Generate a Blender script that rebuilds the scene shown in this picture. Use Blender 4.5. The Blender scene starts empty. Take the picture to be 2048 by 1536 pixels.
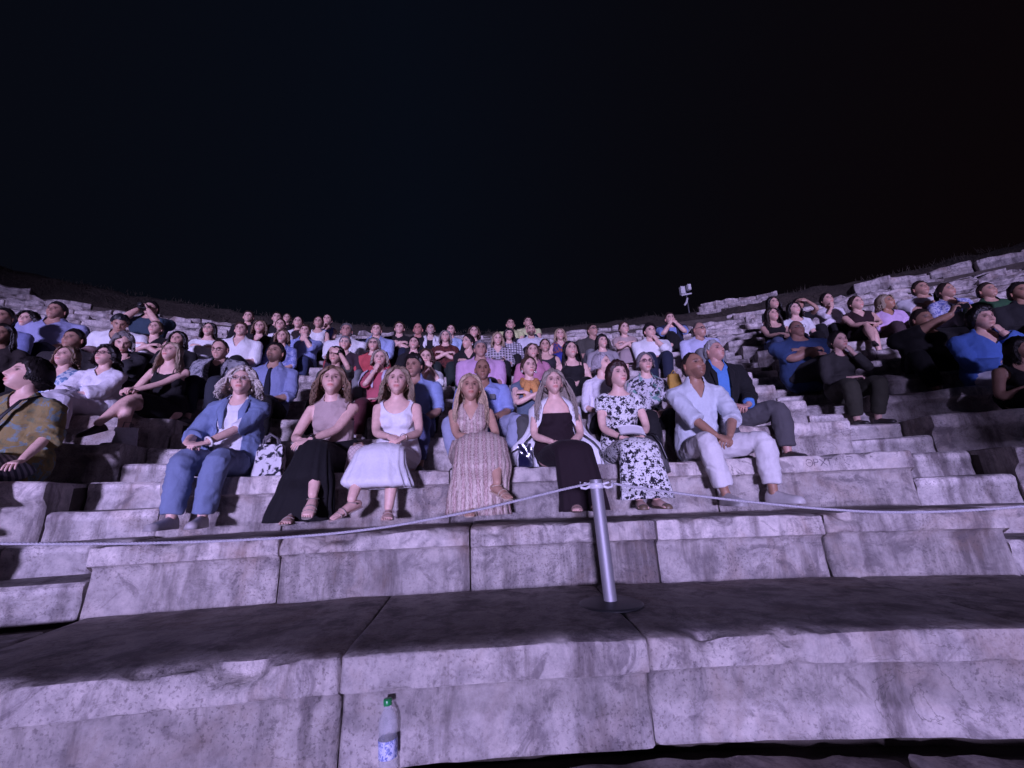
import bpy, math, random
import numpy as np
from mathutils import Vector, Matrix

# ------------------------------------------------------------------ camera, sky, light, exposure
scene = bpy.context.scene
col = scene.collection
CAM_POS = (0.0, 11.207, 1.31)          # theatre centre at the world origin, seats curve round it
YAW, PITCH, ROLL, FPX = -3.775, 15.26, 2.27, 825.7
cam_data = bpy.data.cameras.new('camera')
cam_data.sensor_width = 36.0
cam_data.lens = 36.0 * FPX / 2048.0
cam_data.clip_start = 0.05
cam_data.clip_end = 600.0
cam = bpy.data.objects.new('camera', cam_data)
col.objects.link(cam)
_y, _p, _r = math.radians(YAW), math.radians(PITCH), math.radians(ROLL)
FW = Vector((-math.sin(_y) * math.cos(_p), math.cos(_y) * math.cos(_p), math.sin(_p)))
_rt = Vector((math.cos(_y), math.sin(_y), 0.0))
_up = _rt.cross(FW)
RT = _rt * math.cos(_r) - _up * math.sin(_r)
UP = _up * math.cos(_r) + _rt * math.sin(_r)
_m = Matrix((RT, UP, -FW)).transposed().to_4x4()
_m.translation = Vector(CAM_POS)
cam.matrix_world = _m
scene.camera = cam

world = bpy.data.worlds.new('World')
scene.world = world
world.use_nodes = True
_nt = world.node_tree
_bg = _nt.nodes['Background']
_tc = _nt.nodes.new('ShaderNodeTexCoord')
_sx = _nt.nodes.new('ShaderNodeSeparateXYZ')
_rp = _nt.nodes.new('ShaderNodeValToRGB')
_mr = _nt.nodes.new('ShaderNodeMapRange')
_nt.links.new(_tc.outputs['Generated'], _sx.inputs[0])
_nt.links.new(_sx.outputs['X'], _mr.inputs['Value'])
_mr.inputs['From Min'].default_value = -0.9
_mr.inputs['From Max'].default_value = 0.9
_nt.links.new(_mr.outputs[0], _rp.inputs['Fac'])
_e = _rp.color_ramp.elements
_e[0].position, _e[0].color = 0.0, (0.0022, 0.0026, 0.0050, 1)
_e[1].position, _e[1].color = 1.0, (0.0028, 0.0012, 0.0016, 1)
_n = _e.new(0.42); _n.color = (0.0021, 0.0032, 0.0070, 1)
_n = _e.new(0.70); _n.color = (0.0022, 0.0022, 0.0040, 1)
_nt.links.new(_rp.outputs[0], _bg.inputs['Color'])
_bg.inputs['Strength'].default_value = 1.0

def spot(name, loc, target, energy, color, size_deg, blend, radius):
    d = bpy.data.lights.new(name, 'SPOT')
    d.energy, d.color = energy, color
    d.spot_size, d.spot_blend = math.radians(size_deg), blend
    d.shadow_soft_size = radius
    o = bpy.data.objects.new(name, d)
    col.objects.link(o)
    o.location = loc
    o.rotation_euler = (Vector(target) - Vector(loc)).to_track_quat('-Z', 'Y').to_euler()
    return o
# the stage floodlights across the orchestra, low and a little left of the camera
spot('stage_floodlight', (-8.0, -40.0, 0.62), (0.7, 16.0, 3.2), 258000, (0.555, 0.48, 1.0), 31, 0.7, 2.3)
spot('stage_floodlight.001', (7.0, -20.0, 6.5), (0.5, 16.0, 3.0), 1700, (0.62, 0.46, 0.95), 50, 0.6, 1.2)

vs = scene.view_settings
vs.view_transform = 'Standard'
vs.look = 'None'
vs.exposure = 0.0
vs.gamma = 1.0
vs.use_curve_mapping = False
scene.cycles.max_bounces = 5
scene.cycles.use_denoising = True

# ------------------------------------------------------------------ small maths
RNG = np.random.default_rng(7)
random.seed(7)
A = lambda *v: np.array(v, float)

def nrm(v):
    v = np.asarray(v, float)
    return v / (np.linalg.norm(v) + 1e-12)

def _hash(ix, iy, iz):
    h = (ix.astype(np.int64) * 374761393 + iy.astype(np.int64) * 668265263 + iz.astype(np.int64) * 2147483647 // 7) & 0x7fffffff
    h = ((h ^ (h >> 13)) * 1274126177) & 0x7fffffff
    h = ((h ^ (h >> 16)) * 2246822519) & 0x7fffffff
    return (h & 0xffff) / 32767.5 - 1.0

def noise3(p):
    i = np.floor(p).astype(np.int64)
    f = p - i
    f = f * f * (3 - 2 * f)
    r = 0
    for dx in (0, 1):
        for dy in (0, 1):
            for dz in (0, 1):
                w = (f[:, 0] if dx else 1 - f[:, 0]) * (f[:, 1] if dy else 1 - f[:, 1]) * (f[:, 2] if dz else 1 - f[:, 2])
                r = r + w * _hash(i[:, 0] + dx, i[:, 1] + dy, i[:, 2] + dz)
    return r

def fbm(p, octaves=3, gain=0.5):
    a, s, r = 1.0, 1.0, 0
    for _ in range(octaves):
        r = r + a * noise3(p * s + 17.3 * s)
        a *= gain
        s *= 2.03
    return r

def sm(a, b, x):
    t = np.clip((x - a) / (b - a), 0, 1)
    return t * t * (3 - 2 * t)

def pol(r, phi, z):
    a = math.radians(phi)
    return A(r * math.sin(a), r * math.cos(a), z)

def project(P):
    d = Vector(P) - Vector(CAM_POS)
    z = d.dot(FW)
    return 1024 + FPX * d.dot(RT) / z, 768 - FPX * d.dot(UP) / z

# ------------------------------------------------------------------ meshes
class Geo:
    """verts, tris/quads and a per-vertex colour gathered shape by shape"""
    def __init__(s):
        s.v, s.f, s.c, s.n = [], [], [], 0
    def add(s, v, f, c=None):
        v = np.asarray(v, float)
        s.v.append(v)
        for fa in (f if isinstance(f, list) else [f]):
            fa = np.asarray(fa, int)
            if len(fa):
                s.f.append(fa + s.n)
        if c is None:
            c = np.ones((len(v), 3))
        c = np.asarray(c, float)
        if c.ndim == 1:
            c = np.tile(c if len(c) == 3 else np.repeat(c, 3), (len(v), 1))
        s.c.append(c)
        s.n += len(v)
        return s
    def join(s, g):
        v, f, c = g.arrays()
        return s.add(v, f, c)
    def arrays(s):
        if not s.v:
            return np.zeros((0, 3)), [], np.zeros((0, 3))
        tri = [f for f in s.f if f.shape[1] == 3]
        quad = [f for f in s.f if f.shape[1] == 4]
        fs = ([np.concatenate(tri)] if tri else []) + ([np.concatenate(quad)] if quad else [])
        return np.concatenate(s.v), fs, np.concatenate(s.c)
    def mesh(s, name, smooth=True, color=True):
        v, fs, c = s.arrays()
        return make_mesh(name, v, fs, c if color else None, smooth)

def make_mesh(name, v, fs, c=None, smooth=True):
    me = bpy.data.meshes.new(name)
    me.vertices.add(len(v))
    me.vertices.foreach_set('co', np.ascontiguousarray(v, np.float32).ravel())
    if fs:
        idx = np.concatenate([f.ravel() for f in fs]).astype(np.int32)
        tot = np.concatenate([np.full(len(f), f.shape[1], np.int32) for f in fs])
        start = np.concatenate([[0], np.cumsum(tot)[:-1]]).astype(np.int32)
        me.loops.add(len(idx))
        me.loops.foreach_set('vertex_index', idx)
        me.polygons.add(len(tot))
        me.polygons.foreach_set('loop_start', start)
        me.polygons.foreach_set('loop_total', tot)
        me.polygons.foreach_set('use_smooth', np.full(len(tot), smooth, bool))
    if c is not None:
        at = me.color_attributes.new('Col', 'FLOAT_COLOR', 'POINT')
        at.data.foreach_set('color', np.concatenate([c, np.ones((len(c), 1))], 1).astype(np.float32).ravel())
    me.validate()
    me.update()
    return me

def put(name, me, mat, parent=None, loc=None):
    o = bpy.data.objects.new(name, me)
    col.objects.link(o)
    if mat is not None and not me.materials:
        me.materials.append(mat)
    if parent is not None:
        o.parent = parent
    if loc is not None:
        o.location = loc
    return o

def tag(o, label=None, cat=None, group=None, kind=None):
    if label: o['label'] = label
    if cat: o['category'] = cat
    if group: o['group'] = group
    if kind: o['kind'] = kind
    return o

def empty(name, loc=(0, 0, 0)):
    o = bpy.data.objects.new(name, None)
    o.empty_display_size = 0.1
    col.objects.link(o)
    o.location = loc
    return o

def grid_faces(nu, nv, closed_u=True):
    """rings of nu points, nv rings"""
    i = np.arange(nu if closed_u else nu - 1)
    j = np.arange(nv - 1)
    I, J = np.meshgrid(i, j)
    I, J = I.ravel(), J.ravel()
    I2 = (I + 1) % nu
    return np.stack([J * nu + I, J * nu + I2, (J + 1) * nu + I2, (J + 1) * nu + I], 1)

def tube(pts, rad, seg=10, caps='round', lat=None, squash=None):
    """tube through pts; rad: list of r or (r_lateral, r_other); lat: lateral axis hint"""
    pts = np.asarray(pts, float)
    n = len(pts)
    R2 = np.array([(r, r) if np.isscalar(r) else r for r in rad], float)
    tan = np.gradient(pts, axis=0)
    tan /= np.linalg.norm(tan, axis=1)[:, None] + 1e-12
    if caps == 'round':
        pre = [(pts[0] - tan[0] * R2[0].mean() * k, R2[0] * s) for k, s in ((.75, .5), (.4, .86))]
        post = [(pts[-1] + tan[-1] * R2[-1].mean() * k, R2[-1] * s) for k, s in ((.4, .86), (.75, .5))]
        pts = np.array([p for p, _ in pre] + list(pts) + [p for p, _ in post])
        R2 = np.array([r for _, r in pre] + list(R2) + [r for _, r in post])
        tan = np.concatenate([[tan[0]] * 2, tan, [tan[-1]] * 2])
        n = len(pts)
    if lat is None:
        lat = A(1, 0, 0) if abs(tan[:, 0]).max() < .93 else A(0, 0, 1)
    V = np.zeros((n, seg, 3))
    th = np.arange(seg) / seg * 2 * math.pi
    for i in range(n):
        L = np.asarray(lat, float)
        L = L - tan[i] * L.dot(tan[i])
        if np.linalg.norm(L) < 1e-4:
            L = np.cross(tan[i], A(.3, .5, .8))
        L = nrm(L)
        N = np.cross(tan[i], L)
        V[i] = pts[i] + np.outer(np.cos(th) * R2[i, 0], L) + np.outer(np.sin(th) * R2[i, 1], N)
    v = V.reshape(-1, 3)
    f = grid_faces(seg, n)
    v = np.concatenate([v, [pts[0]], [pts[-1]]])
    a, b = n * seg, n * seg + 1
    i = np.arange(seg)
    t1 = np.stack([np.full(seg, a), (i + 1) % seg, i], 1)
    t2 = np.stack([np.full(seg, b), (n - 1) * seg + i, (n - 1) * seg + (i + 1) % seg], 1)
    return v, [f, np.concatenate([t1, t2])]

def ellipsoid(c, r, nu=12, nv=8, rot=None):
    la = np.linspace(-math.pi / 2, math.pi / 2, nv)
    lo = np.arange(nu) / nu * 2 * math.pi
    v = np.array([[math.cos(a) * math.cos(o), math.cos(a) * math.sin(o), math.sin(a)] for a in la for o in lo]) * np.asarray(r)
    if rot is not None:
        v = v @ np.asarray(rot).T
    return v + np.asarray(c), [grid_faces(nu, nv)]

def boxgeo(lo, hi):
    x0, y0, z0 = lo
    x1, y1, z1 = hi
    v = A((x0, y0, z0), (x1, y0, z0), (x1, y1, z0), (x0, y1, z0), (x0, y0, z1), (x1, y0, z1), (x1, y1, z1), (x0, y1, z1))
    f = np.array([(0, 3, 2, 1), (4, 5, 6, 7), (0, 1, 5, 4), (1, 2, 6, 5), (2, 3, 7, 6), (3, 0, 4, 7)])
    return v, [f]

def lathe(prof, seg=20, center=(0, 0, 0)):
    prof = np.asarray(prof, float)
    th = np.arange(seg) / seg * 2 * math.pi
    v = np.array([[r * math.cos(t), r * math.sin(t), z] for r, z in prof for t in th]) + np.asarray(center)
    return v, [grid_faces(seg, len(prof))]

def clip(v, fs, s, eps=0.0):
    """keep the part of a mesh where s > eps, cut cleanly along s = eps"""
    s = s - eps
    tris = []
    for f in fs:
        if f.shape[1] == 4:
            tris += [f[:, [0, 1, 2]], f[:, [0, 2, 3]]]
        else:
            tris.append(f)
    t = np.concatenate(tris)
    pos = s[t] > 0
    n = pos.sum(1)
    keep = t[n == 3]
    newv, out, cache = [], [], {}
    def cut(a, b):
        key = (a, b) if a < b else (b, a)
        if key not in cache:
            k = s[a] / (s[a] - s[b] + 1e-15)
            cache[key] = len(v) + len(newv)
            newv.append(v[a] + (v[b] - v[a]) * k)
        return cache[key]
    for tri, p in zip(t[(n == 1) | (n == 2)], pos[(n == 1) | (n == 2)]):
        if p.sum() == 1:
            i = int(np.argmax(p))
            a, b, c = tri[i], tri[(i + 1) % 3], tri[(i + 2) % 3]
            out.append((a, cut(a, b), cut(a, c)))
        else:
            i = int(np.argmin(p))
            a, b, c = tri[i], tri[(i + 1) % 3], tri[(i + 2) % 3]
            ab, ac = cut(a, b), cut(a, c)
            out += [(ab, b, c), (ab, c, ac)]
    allv = np.concatenate([v, np.array(newv).reshape(-1, 3)]) if newv else v
    faces = np.concatenate([keep, np.array(out, int).reshape(-1, 3)]) if out else keep
    used = np.unique(faces)
    m = np.full(len(allv), -1)
    m[used] = np.arange(len(used))
    return allv[used], [m[faces]]

# ------------------------------------------------------------------ materials
class NT:
    def __init__(s, name):
        s.m = bpy.data.materials.new(name)
        s.m.use_nodes = True
        s.t = s.m.node_tree
        s.b = s.t.nodes['Principled BSDF']
    def n(s, kind, **kw):
        x = s.t.nodes.new('ShaderNode' + kind)
        for k, v in kw.items():
            if k in ('inp',):
                for a, b in v.items():
                    x.inputs[a].default_value = b
            else:
                setattr(x, k, v)
        return x
    def l(s, a, b):
        s.t.links.new(a, b)
    def ramp(s, fac, stops):
        r = s.n('ValToRGB')
        e = r.color_ramp.elements
        for i, (p, c) in enumerate(stops):
            x = e[i] if i < 2 else e.new(p)
            x.position = p
            x.color = (*c, 1) if len(c) == 3 else c
        s.l(fac, r.inputs['Fac'])
        return r.outputs['Color']
    def mix(s, fac, a, b, mode='MIX'):
        x = s.n('MixRGB', blend_type=mode)
        for i, q in ((0, fac), (1, a), (2, b)):
            if hasattr(q, 'links'):
                s.l(q, x.inputs[i])
            else:
                x.inputs[i].default_value = q if i == 0 else (*q, 1)
        return x.outputs[0]
    def noise(s, vec, scale, detail=4, rough=.55, dist=0.0):
        x = s.n('TexNoise')
        x.inputs['Scale'].default_value = scale
        x.inputs['Detail'].default_value = detail
        x.inputs['Roughness'].default_value = rough
        x.inputs['Distortion'].default_value = dist
        if vec is not None:
            s.l(vec, x.inputs['Vector'])
        return x.outputs['Fac']
    def mapped(s, vec, scale=(1, 1, 1), rot=(0, 0, 0)):
        x = s.n('Mapping')
        x.inputs['Scale'].default_value = scale
        x.inputs['Rotation'].default_value = rot
        s.l(vec, x.inputs['Vector'])
        return x.outputs[0]
    def bump(s, h, strength, dist=0.01, prev=None):
        x = s.n('Bump')
        x.inputs['Strength'].default_value = strength
        x.inputs['Distance'].default_value = dist
        s.l(h, x.inputs['Height'])
        if prev is not None:
            s.l(prev, x.inputs['Normal'])
        return x.outputs[0]
    def col(s):
        x = s.n('VertexColor', layer_name='Col')
        return x.outputs['Color']

def stone_material(name, light=(.64, .585, .54), mid=(.47, .43, .41), far=False):
    t = NT(name)
    tc = t.n('TexCoord').outputs['Object']
    oi = t.n('ObjectInfo').outputs['Random']
    off = t.n('VectorMath', operation='ADD')
    comb = t.n('CombineXYZ')
    m = t.n('Math', operation='MULTIPLY'); m.inputs[1].default_value = 37.0
    t.l(oi, m.inputs[0])
    t.l(m.outputs[0], comb.inputs[0]); t.l(m.outputs[0], comb.inputs[1])
    t.l(tc, off.inputs[0]); t.l(comb.outputs[0], off.inputs[1])
    p = off.outputs[0]
    base = t.ramp(t.noise(p, 1.6, 9, .62, .4), [(.30, mid), (.62, light)])
    mott = t.ramp(t.noise(p, 11, 8, .68), [(.32, (.55, .54, .57)), (.50, (.88, .87, .88)), (.66, (1.12, 1.11, 1.10))])
    c = t.mix(1.0, base, mott, 'MULTIPLY')
    # vertical water streaks and lichen-dark patches
    st = t.noise(t.mapped(p, (3.4, 3.4, .55)), 1.6, 7, .66, .2)
    c = t.mix(t.ramp(st, [(.49, (0, 0, 0)), (.64, (.85, .85, .85))]), c, (.125, .10, .10))
    ochre = t.noise(p, 2.1, 6, .6, .8)
    c = t.mix(t.ramp(ochre, [(.52, (0, 0, 0)), (.72, (.55, .55, .55))]), c, (.31, .205, .15))
    blot = t.noise(p, 4.6, 7, .7, 1.2)
    c = t.mix(t.ramp(blot, [(.53, (0, 0, 0)), (.63, (.65, .65, .65))]), c, (.15, .125, .135))
    spk = t.ramp(t.noise(p, 75, 4, .6), [(.36, (.55, .53, .55)), (.46, (1, 1, 1))])
    c = t.mix(t.ramp(t.noise(p, 2.6, 3), [(.40, (.15, .15, .15)), (.62, (1, 1, 1))]), c, t.mix(1.0, c, spk, 'MULTIPLY'))
    # thin dark veins and hairline cracks
    ve = t.noise(t.mapped(p, (1.0, 1.0, 1.7), (.3, .5, .2)), 2.3, 8, .6, 1.5)
    ab = t.n('Math', operation='ABSOLUTE'); sb = t.n('Math', operation='SUBTRACT'); sb.inputs[1].default_value = .5
    t.l(ve, sb.inputs[0]); t.l(sb.outputs[0], ab.inputs[0])
    veins = t.ramp(ab.outputs[0], [(.0, (1, 1, 1)), (.013, (0, 0, 0))])
    gate = t.ramp(t.noise(p, 1.1, 3), [(.53, (0, 0, 0)), (.66, (.85, .85, .85))])
    c = t.mix(t.mix(1.0, veins, gate, 'MULTIPLY'), c, (.07, .06, .06))
    # object-to-object tint; polished nosing is paler (vertex colour)
    hv = t.n('HueSaturation')
    mm = t.n('MapRange'); mm.inputs['To Min'].default_value = .82; mm.inputs['To Max'].default_value = 1.12
    t.l(oi, mm.inputs['Value']); t.l(mm.outputs[0], hv.inputs['Value'])
    t.l(c, hv.inputs['Color'])
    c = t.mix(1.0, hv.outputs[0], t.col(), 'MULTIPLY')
    t.l(c, t.b.inputs['Base Color'])
    t.b.inputs['Roughness'].default_value = .62
    t.b.inputs['Specular IOR Level'].default_value = .35
    b = t.bump(t.noise(p, 26, 9, .74), .8, .014)
    b = t.bump(t.noise(p, 6, 6, .6, .6), .5, .03, b)
    b = t.bump(t.mix(1.0, veins, gate, 'MULTIPLY'), -.6, .008, b)
    t.l(b, t.b.inputs['Normal'])
    return t.m

_MATS = {}
def fabric(key, color, kind='plain', c2=(.02, .02, .025), c3=None, scale=1.0, rough=.85, sheen=0.03):
    k = (key, tuple(color), kind, tuple(c2), c3, scale)
    if k in _MATS:
        return _MATS[k]
    t = NT(key)
    p = t.n('TexCoord').outputs['Object']
    c = None
    if kind == 'plain':
        c = t.mix(1.0, color, t.ramp(t.noise(p, 60, 3), [(.3, (.95, .95, .95)), (.7, (1.03, 1.03, 1.03))]), 'MULTIPLY')
        c = t.mix(1.0, c, t.ramp(t.noise(p, 7, 3), [(.3, (.93, .93, .93)), (.7, (1.04, 1.04, 1.04))]), 'MULTIPLY')
    elif kind == 'stripes':
        w = t.n('TexWave', wave_type='BANDS', bands_direction='X'); w.inputs['Scale'].default_value = 9 * scale; w.inputs['Distortion'].default_value = .4
        t.l(p, w.inputs['Vector'])
        c = t.ramp(w.outputs['Fac'], [(.35, color), (.6, c2)])
    elif kind == 'hstripes':
        w = t.n('TexWave', wave_type='BANDS', bands_direction='DIAGONAL'); w.inputs['Scale'].default_value = 7 * scale; w.inputs['Distortion'].default_value = .8
        t.l(p, w.inputs['Vector'])
        c = t.ramp(w.outputs['Fac'], [(.3, color), (.7, c2)])
    elif kind == 'floral':
        v = t.n('TexVoronoi', feature='F1'); v.inputs['Scale'].default_value = 17 * scale; v.inputs['Randomness'].default_value = .95
        ad = t.n('VectorMath', operation='ADD'); sc = t.n('VectorMath', operation='SCALE'); sc.inputs['Scale'].default_value = .075
        nz = t.n('TexNoise'); nz.inputs['Scale'].default_value = 34 * scale; nz.inputs['Detail'].default_value = 3
        t.l(p, nz.inputs['Vector']); t.l(nz.outputs['Color'], sc.inputs[0]); t.l(p, ad.inputs[0]); t.l(sc.outputs[0], ad.inputs[1])
        t.l(ad.outputs[0], v.inputs['Vector'])
        big = t.ramp(v.outputs['Distance'], [(.0, (.3, .3, .3)), (.09, (.5, .5, .5)), (.11, (0, 0, 0)), (.42, (0, 0, 0)), (.47, (1, 1, 1))])
        leaf = t.ramp(t.noise(p, 42 * scale, 2, .5, 1.0), [(.54, (1, 1, 1)), (.60, (0, 0, 0))])
        c = t.mix(t.mix(1.0, big, leaf, 'MULTIPLY') if False else big, c2, color)
        c = t.mix(t.ramp(t.noise(p, 50 * scale, 2, .5, 1.2), [(.58, (0, 0, 0)), (.63, (.85, .85, .85))]), c, c2)
    elif kind == 'camo':
        c = t.ramp(t.noise(p, 7 * scale, 5, .62, 1.0), [(.34, c3 or c2), (.44, color), (.52, color), (.58, c2), (.68, c3 or c2)])
        c = t.mix(t.ramp(t.noise(p, 16 * scale, 3), [(.55, (0, 0, 0)), (.62, (.8, .8, .8))]), c, color)
    elif kind == 'plaid':
        w = t.n('TexWave', wave_type='BANDS', bands_direction='X'); w.inputs['Scale'].default_value = 6 * scale
        u = t.n('TexWave', wave_type='BANDS', bands_direction='Z'); u.inputs['Scale'].default_value = 6 * scale
        t.l(p, w.inputs['Vector']); t.l(p, u.inputs['Vector'])
        c = t.mix(t.ramp(w.outputs['Fac'], [(.5, (0, 0, 0)), (.62, (.75, .75, .75))]), color, c2)
        c = t.mix(t.ramp(u.outputs['Fac'], [(.5, (0, 0, 0)), (.62, (.75, .75, .75))]), c, c2)
    elif kind == 'sequin':
        w = t.n('TexWave', wave_type='BANDS', bands_direction='X'); w.inputs['Scale'].default_value = 5.5 * scale; w.inputs['Distortion'].default_value = 3.5; w.inputs['Detail'].default_value = 3
        t.l(t.mapped(p, (1, .6, .45)), w.inputs['Vector'])
        c = t.ramp(w.outputs['Fac'], [(.15, color), (.5, c2), (.85, c3 or c2)])
        sp = t.noise(t.mapped(p, (2.2, 2.2, .5)), 85, 3, .8)
        c = t.mix(t.ramp(sp, [(.45, (0, 0, 0)), (.66, (.9, .9, .9))]), c, (.75, .62, .55))
        c = t.mix(t.ramp(sp, [(.30, (.8, .8, .8)), (.45, (0, 0, 0))]), c, (.10, .06, .055))
        t.b.inputs['Metallic'].default_value = .08
        rough = .55
    elif kind == 'print':
        c = t.mix(t.ramp(t.noise(p, 24 * scale, 3, .6, .8), [(.50, (0, 0, 0)), (.56, (1, 1, 1))]), color, c2)
        if c3:
            c = t.mix(t.ramp(t.noise(p, 9 * scale, 3), [(.56, (0, 0, 0)), (.62, (.85, .85, .85))]), c, c3)
    elif kind == 'quilt':
        w = t.n('TexVoronoi', feature='DISTANCE_TO_EDGE'); w.inputs['Scale'].default_value = 45 * scale; w.inputs['Randomness'].default_value = 0.0
        t.l(t.mapped(p, (1, 1, 1), (0, .78, 0)), w.inputs['Vector'])
        c = t.ramp(w.outputs['Distance'], [(.03, c2), (.09, color)])
    t.l(c, t.b.inputs['Base Color']) if hasattr(c, 'links') else None
    t.b.inputs['Roughness'].default_value = rough
    t.b.inputs['Sheen Weight'].default_value = sheen
    t.b.inputs['Specular IOR Level'].default_value = .22
    b = t.bump(t.noise(p, 170, 2), .25, .002)
    b = t.bump(t.noise(t.mapped(p, (1, 1, .6), (.2, .3, 0)), 13, 4, .55, .8), .5, .02, b)
    t.l(b, t.b.inputs['Normal'])
    _MATS[k] = t.m
    return t.m

def plain(key, color, rough=.5, metal=0.0, spec=.5, noise_amt=.12, scale=30):
    k = (key, tuple(color), rough, metal)
    if k in _MATS:
        return _MATS[k]
    t = NT(key)
    p = t.n('TexCoord').outputs['Object']
    c = t.mix(1.0, color, t.ramp(t.noise(p, scale, 4), [(.3, (1 - noise_amt,) * 3), (.7, (1 + noise_amt * .5,) * 3)]), 'MULTIPLY')
    t.l(c, t.b.inputs['Base Color'])
    t.b.inputs['Roughness'].default_value = rough
    t.b.inputs['Metallic'].default_value = metal
    t.b.inputs['Specular IOR Level'].default_value = spec
    _MATS[k] = t.m
    return t.m

def skin_mat(color):
    k = ('skin', tuple(color))
    if k in _MATS:
        return _MATS[k]
    t = NT('skin')
    p = t.n('TexCoord').outputs['Object']
    c = t.mix(1.0, color, t.col(), 'MULTIPLY')
    c = t.mix(1.0, c, t.ramp(t.noise(p, 26, 4), [(.3, (.88, .84, .82)), (.7, (1.06, 1.04, 1.03))]), 'MULTIPLY')
    t.l(c, t.b.inputs['Base Color'])
    t.b.inputs['Roughness'].default_value = .48
    t.b.inputs['Specular IOR Level'].default_value = .4
    t.b.inputs['Subsurface Weight'].default_value = .0
    t.l(t.bump(t.noise(p, 120, 3), .15, .002), t.b.inputs['Normal'])
    _MATS[k] = t.m
    return t.m

def hair_mat(color):
    k = ('hair', tuple(color))
    if k in _MATS:
        return _MATS[k]
    t = NT('hair')
    p = t.n('TexCoord').outputs['Object']
    c = t.mix(1.0, color, t.col(), 'MULTIPLY')
    c = t.mix(1.0, c, t.ramp(t.noise(t.mapped(p, (1, 1, .25)), 160, 3), [(.3, (.55, .55, .55)), (.7, (1.25, 1.22, 1.2))]), 'MULTIPLY')
    t.l(c, t.b.inputs['Base Color'])
    t.b.inputs['Roughness'].default_value = .45
    t.b.inputs['Specular IOR Level'].default_value = .45
    t.l(t.bump(t.noise(t.mapped(p, (1, 1, .2)), 220, 2), .5, .004), t.b.inputs['Normal'])
    _MATS[k] = t.m
    return t.m

# ------------------------------------------------------------------ the theatre: ground, tiers, stairs, hill
NK = 16                                                     # seat rows above the second step
RJ = [12.42, 13.066, 14.04, 14.657] + [14.657 + .671 * k for k in range(1, NK + 2)]
TJ = [.36, .75, 1.13, 1.539] + [1.539 + .356 * k for k in range(1, NK + 2)]
PHL, PHR, STW = -10.65, 14.25, .66                          # the two stairways
def seatR(k): return RJ[3 + k]
def seatT(k): return TJ[3 + k]

M_STONE = stone_material('weathered_marble')
M_STONE_FAR = stone_material('weathered_marble_upper', (.64, .58, .55), (.50, .45, .43))
M_STEP = stone_material('pale_step_marble', (.70, .65, .62), (.58, .54, .51))
t = NT('packed_earth')
p = t.n('TexCoord').outputs['Object']
t.l(t.ramp(t.noise(p, 3, 8, .65), [(.3, (.045, .036, .030)), (.7, (.11, .09, .075))]), t.b.inputs['Base Color'])
t.b.inputs['Roughness'].default_value = .95
t.l(t.bump(t.noise(p, 9, 8, .7), .8, .06), t.b.inputs['Normal'])
M_EARTH = t.m
t = NT('dry_hillside')
p = t.n('TexCoord').outputs['Object']
c = t.ramp(t.noise(p, .9, 8, .65, .5), [(.3, (.034, .027, .021)), (.55, (.075, .058, .045)), (.75, (.11, .09, .072))])
c = t.mix(1.0, c, t.ramp(t.noise(p, 9, 6, .7), [(.3, (.55, .55, .55)), (.7, (1.15, 1.15, 1.15))]), 'MULTIPLY')
t.l(c, t.b.inputs['Base Color'])
t.b.inputs['Roughness'].default_value = .95
t.l(t.bump(t.noise(p, 7, 8, .7), 1.0, .12), t.b.inputs['Normal'])
M_HILL = t.m

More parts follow.
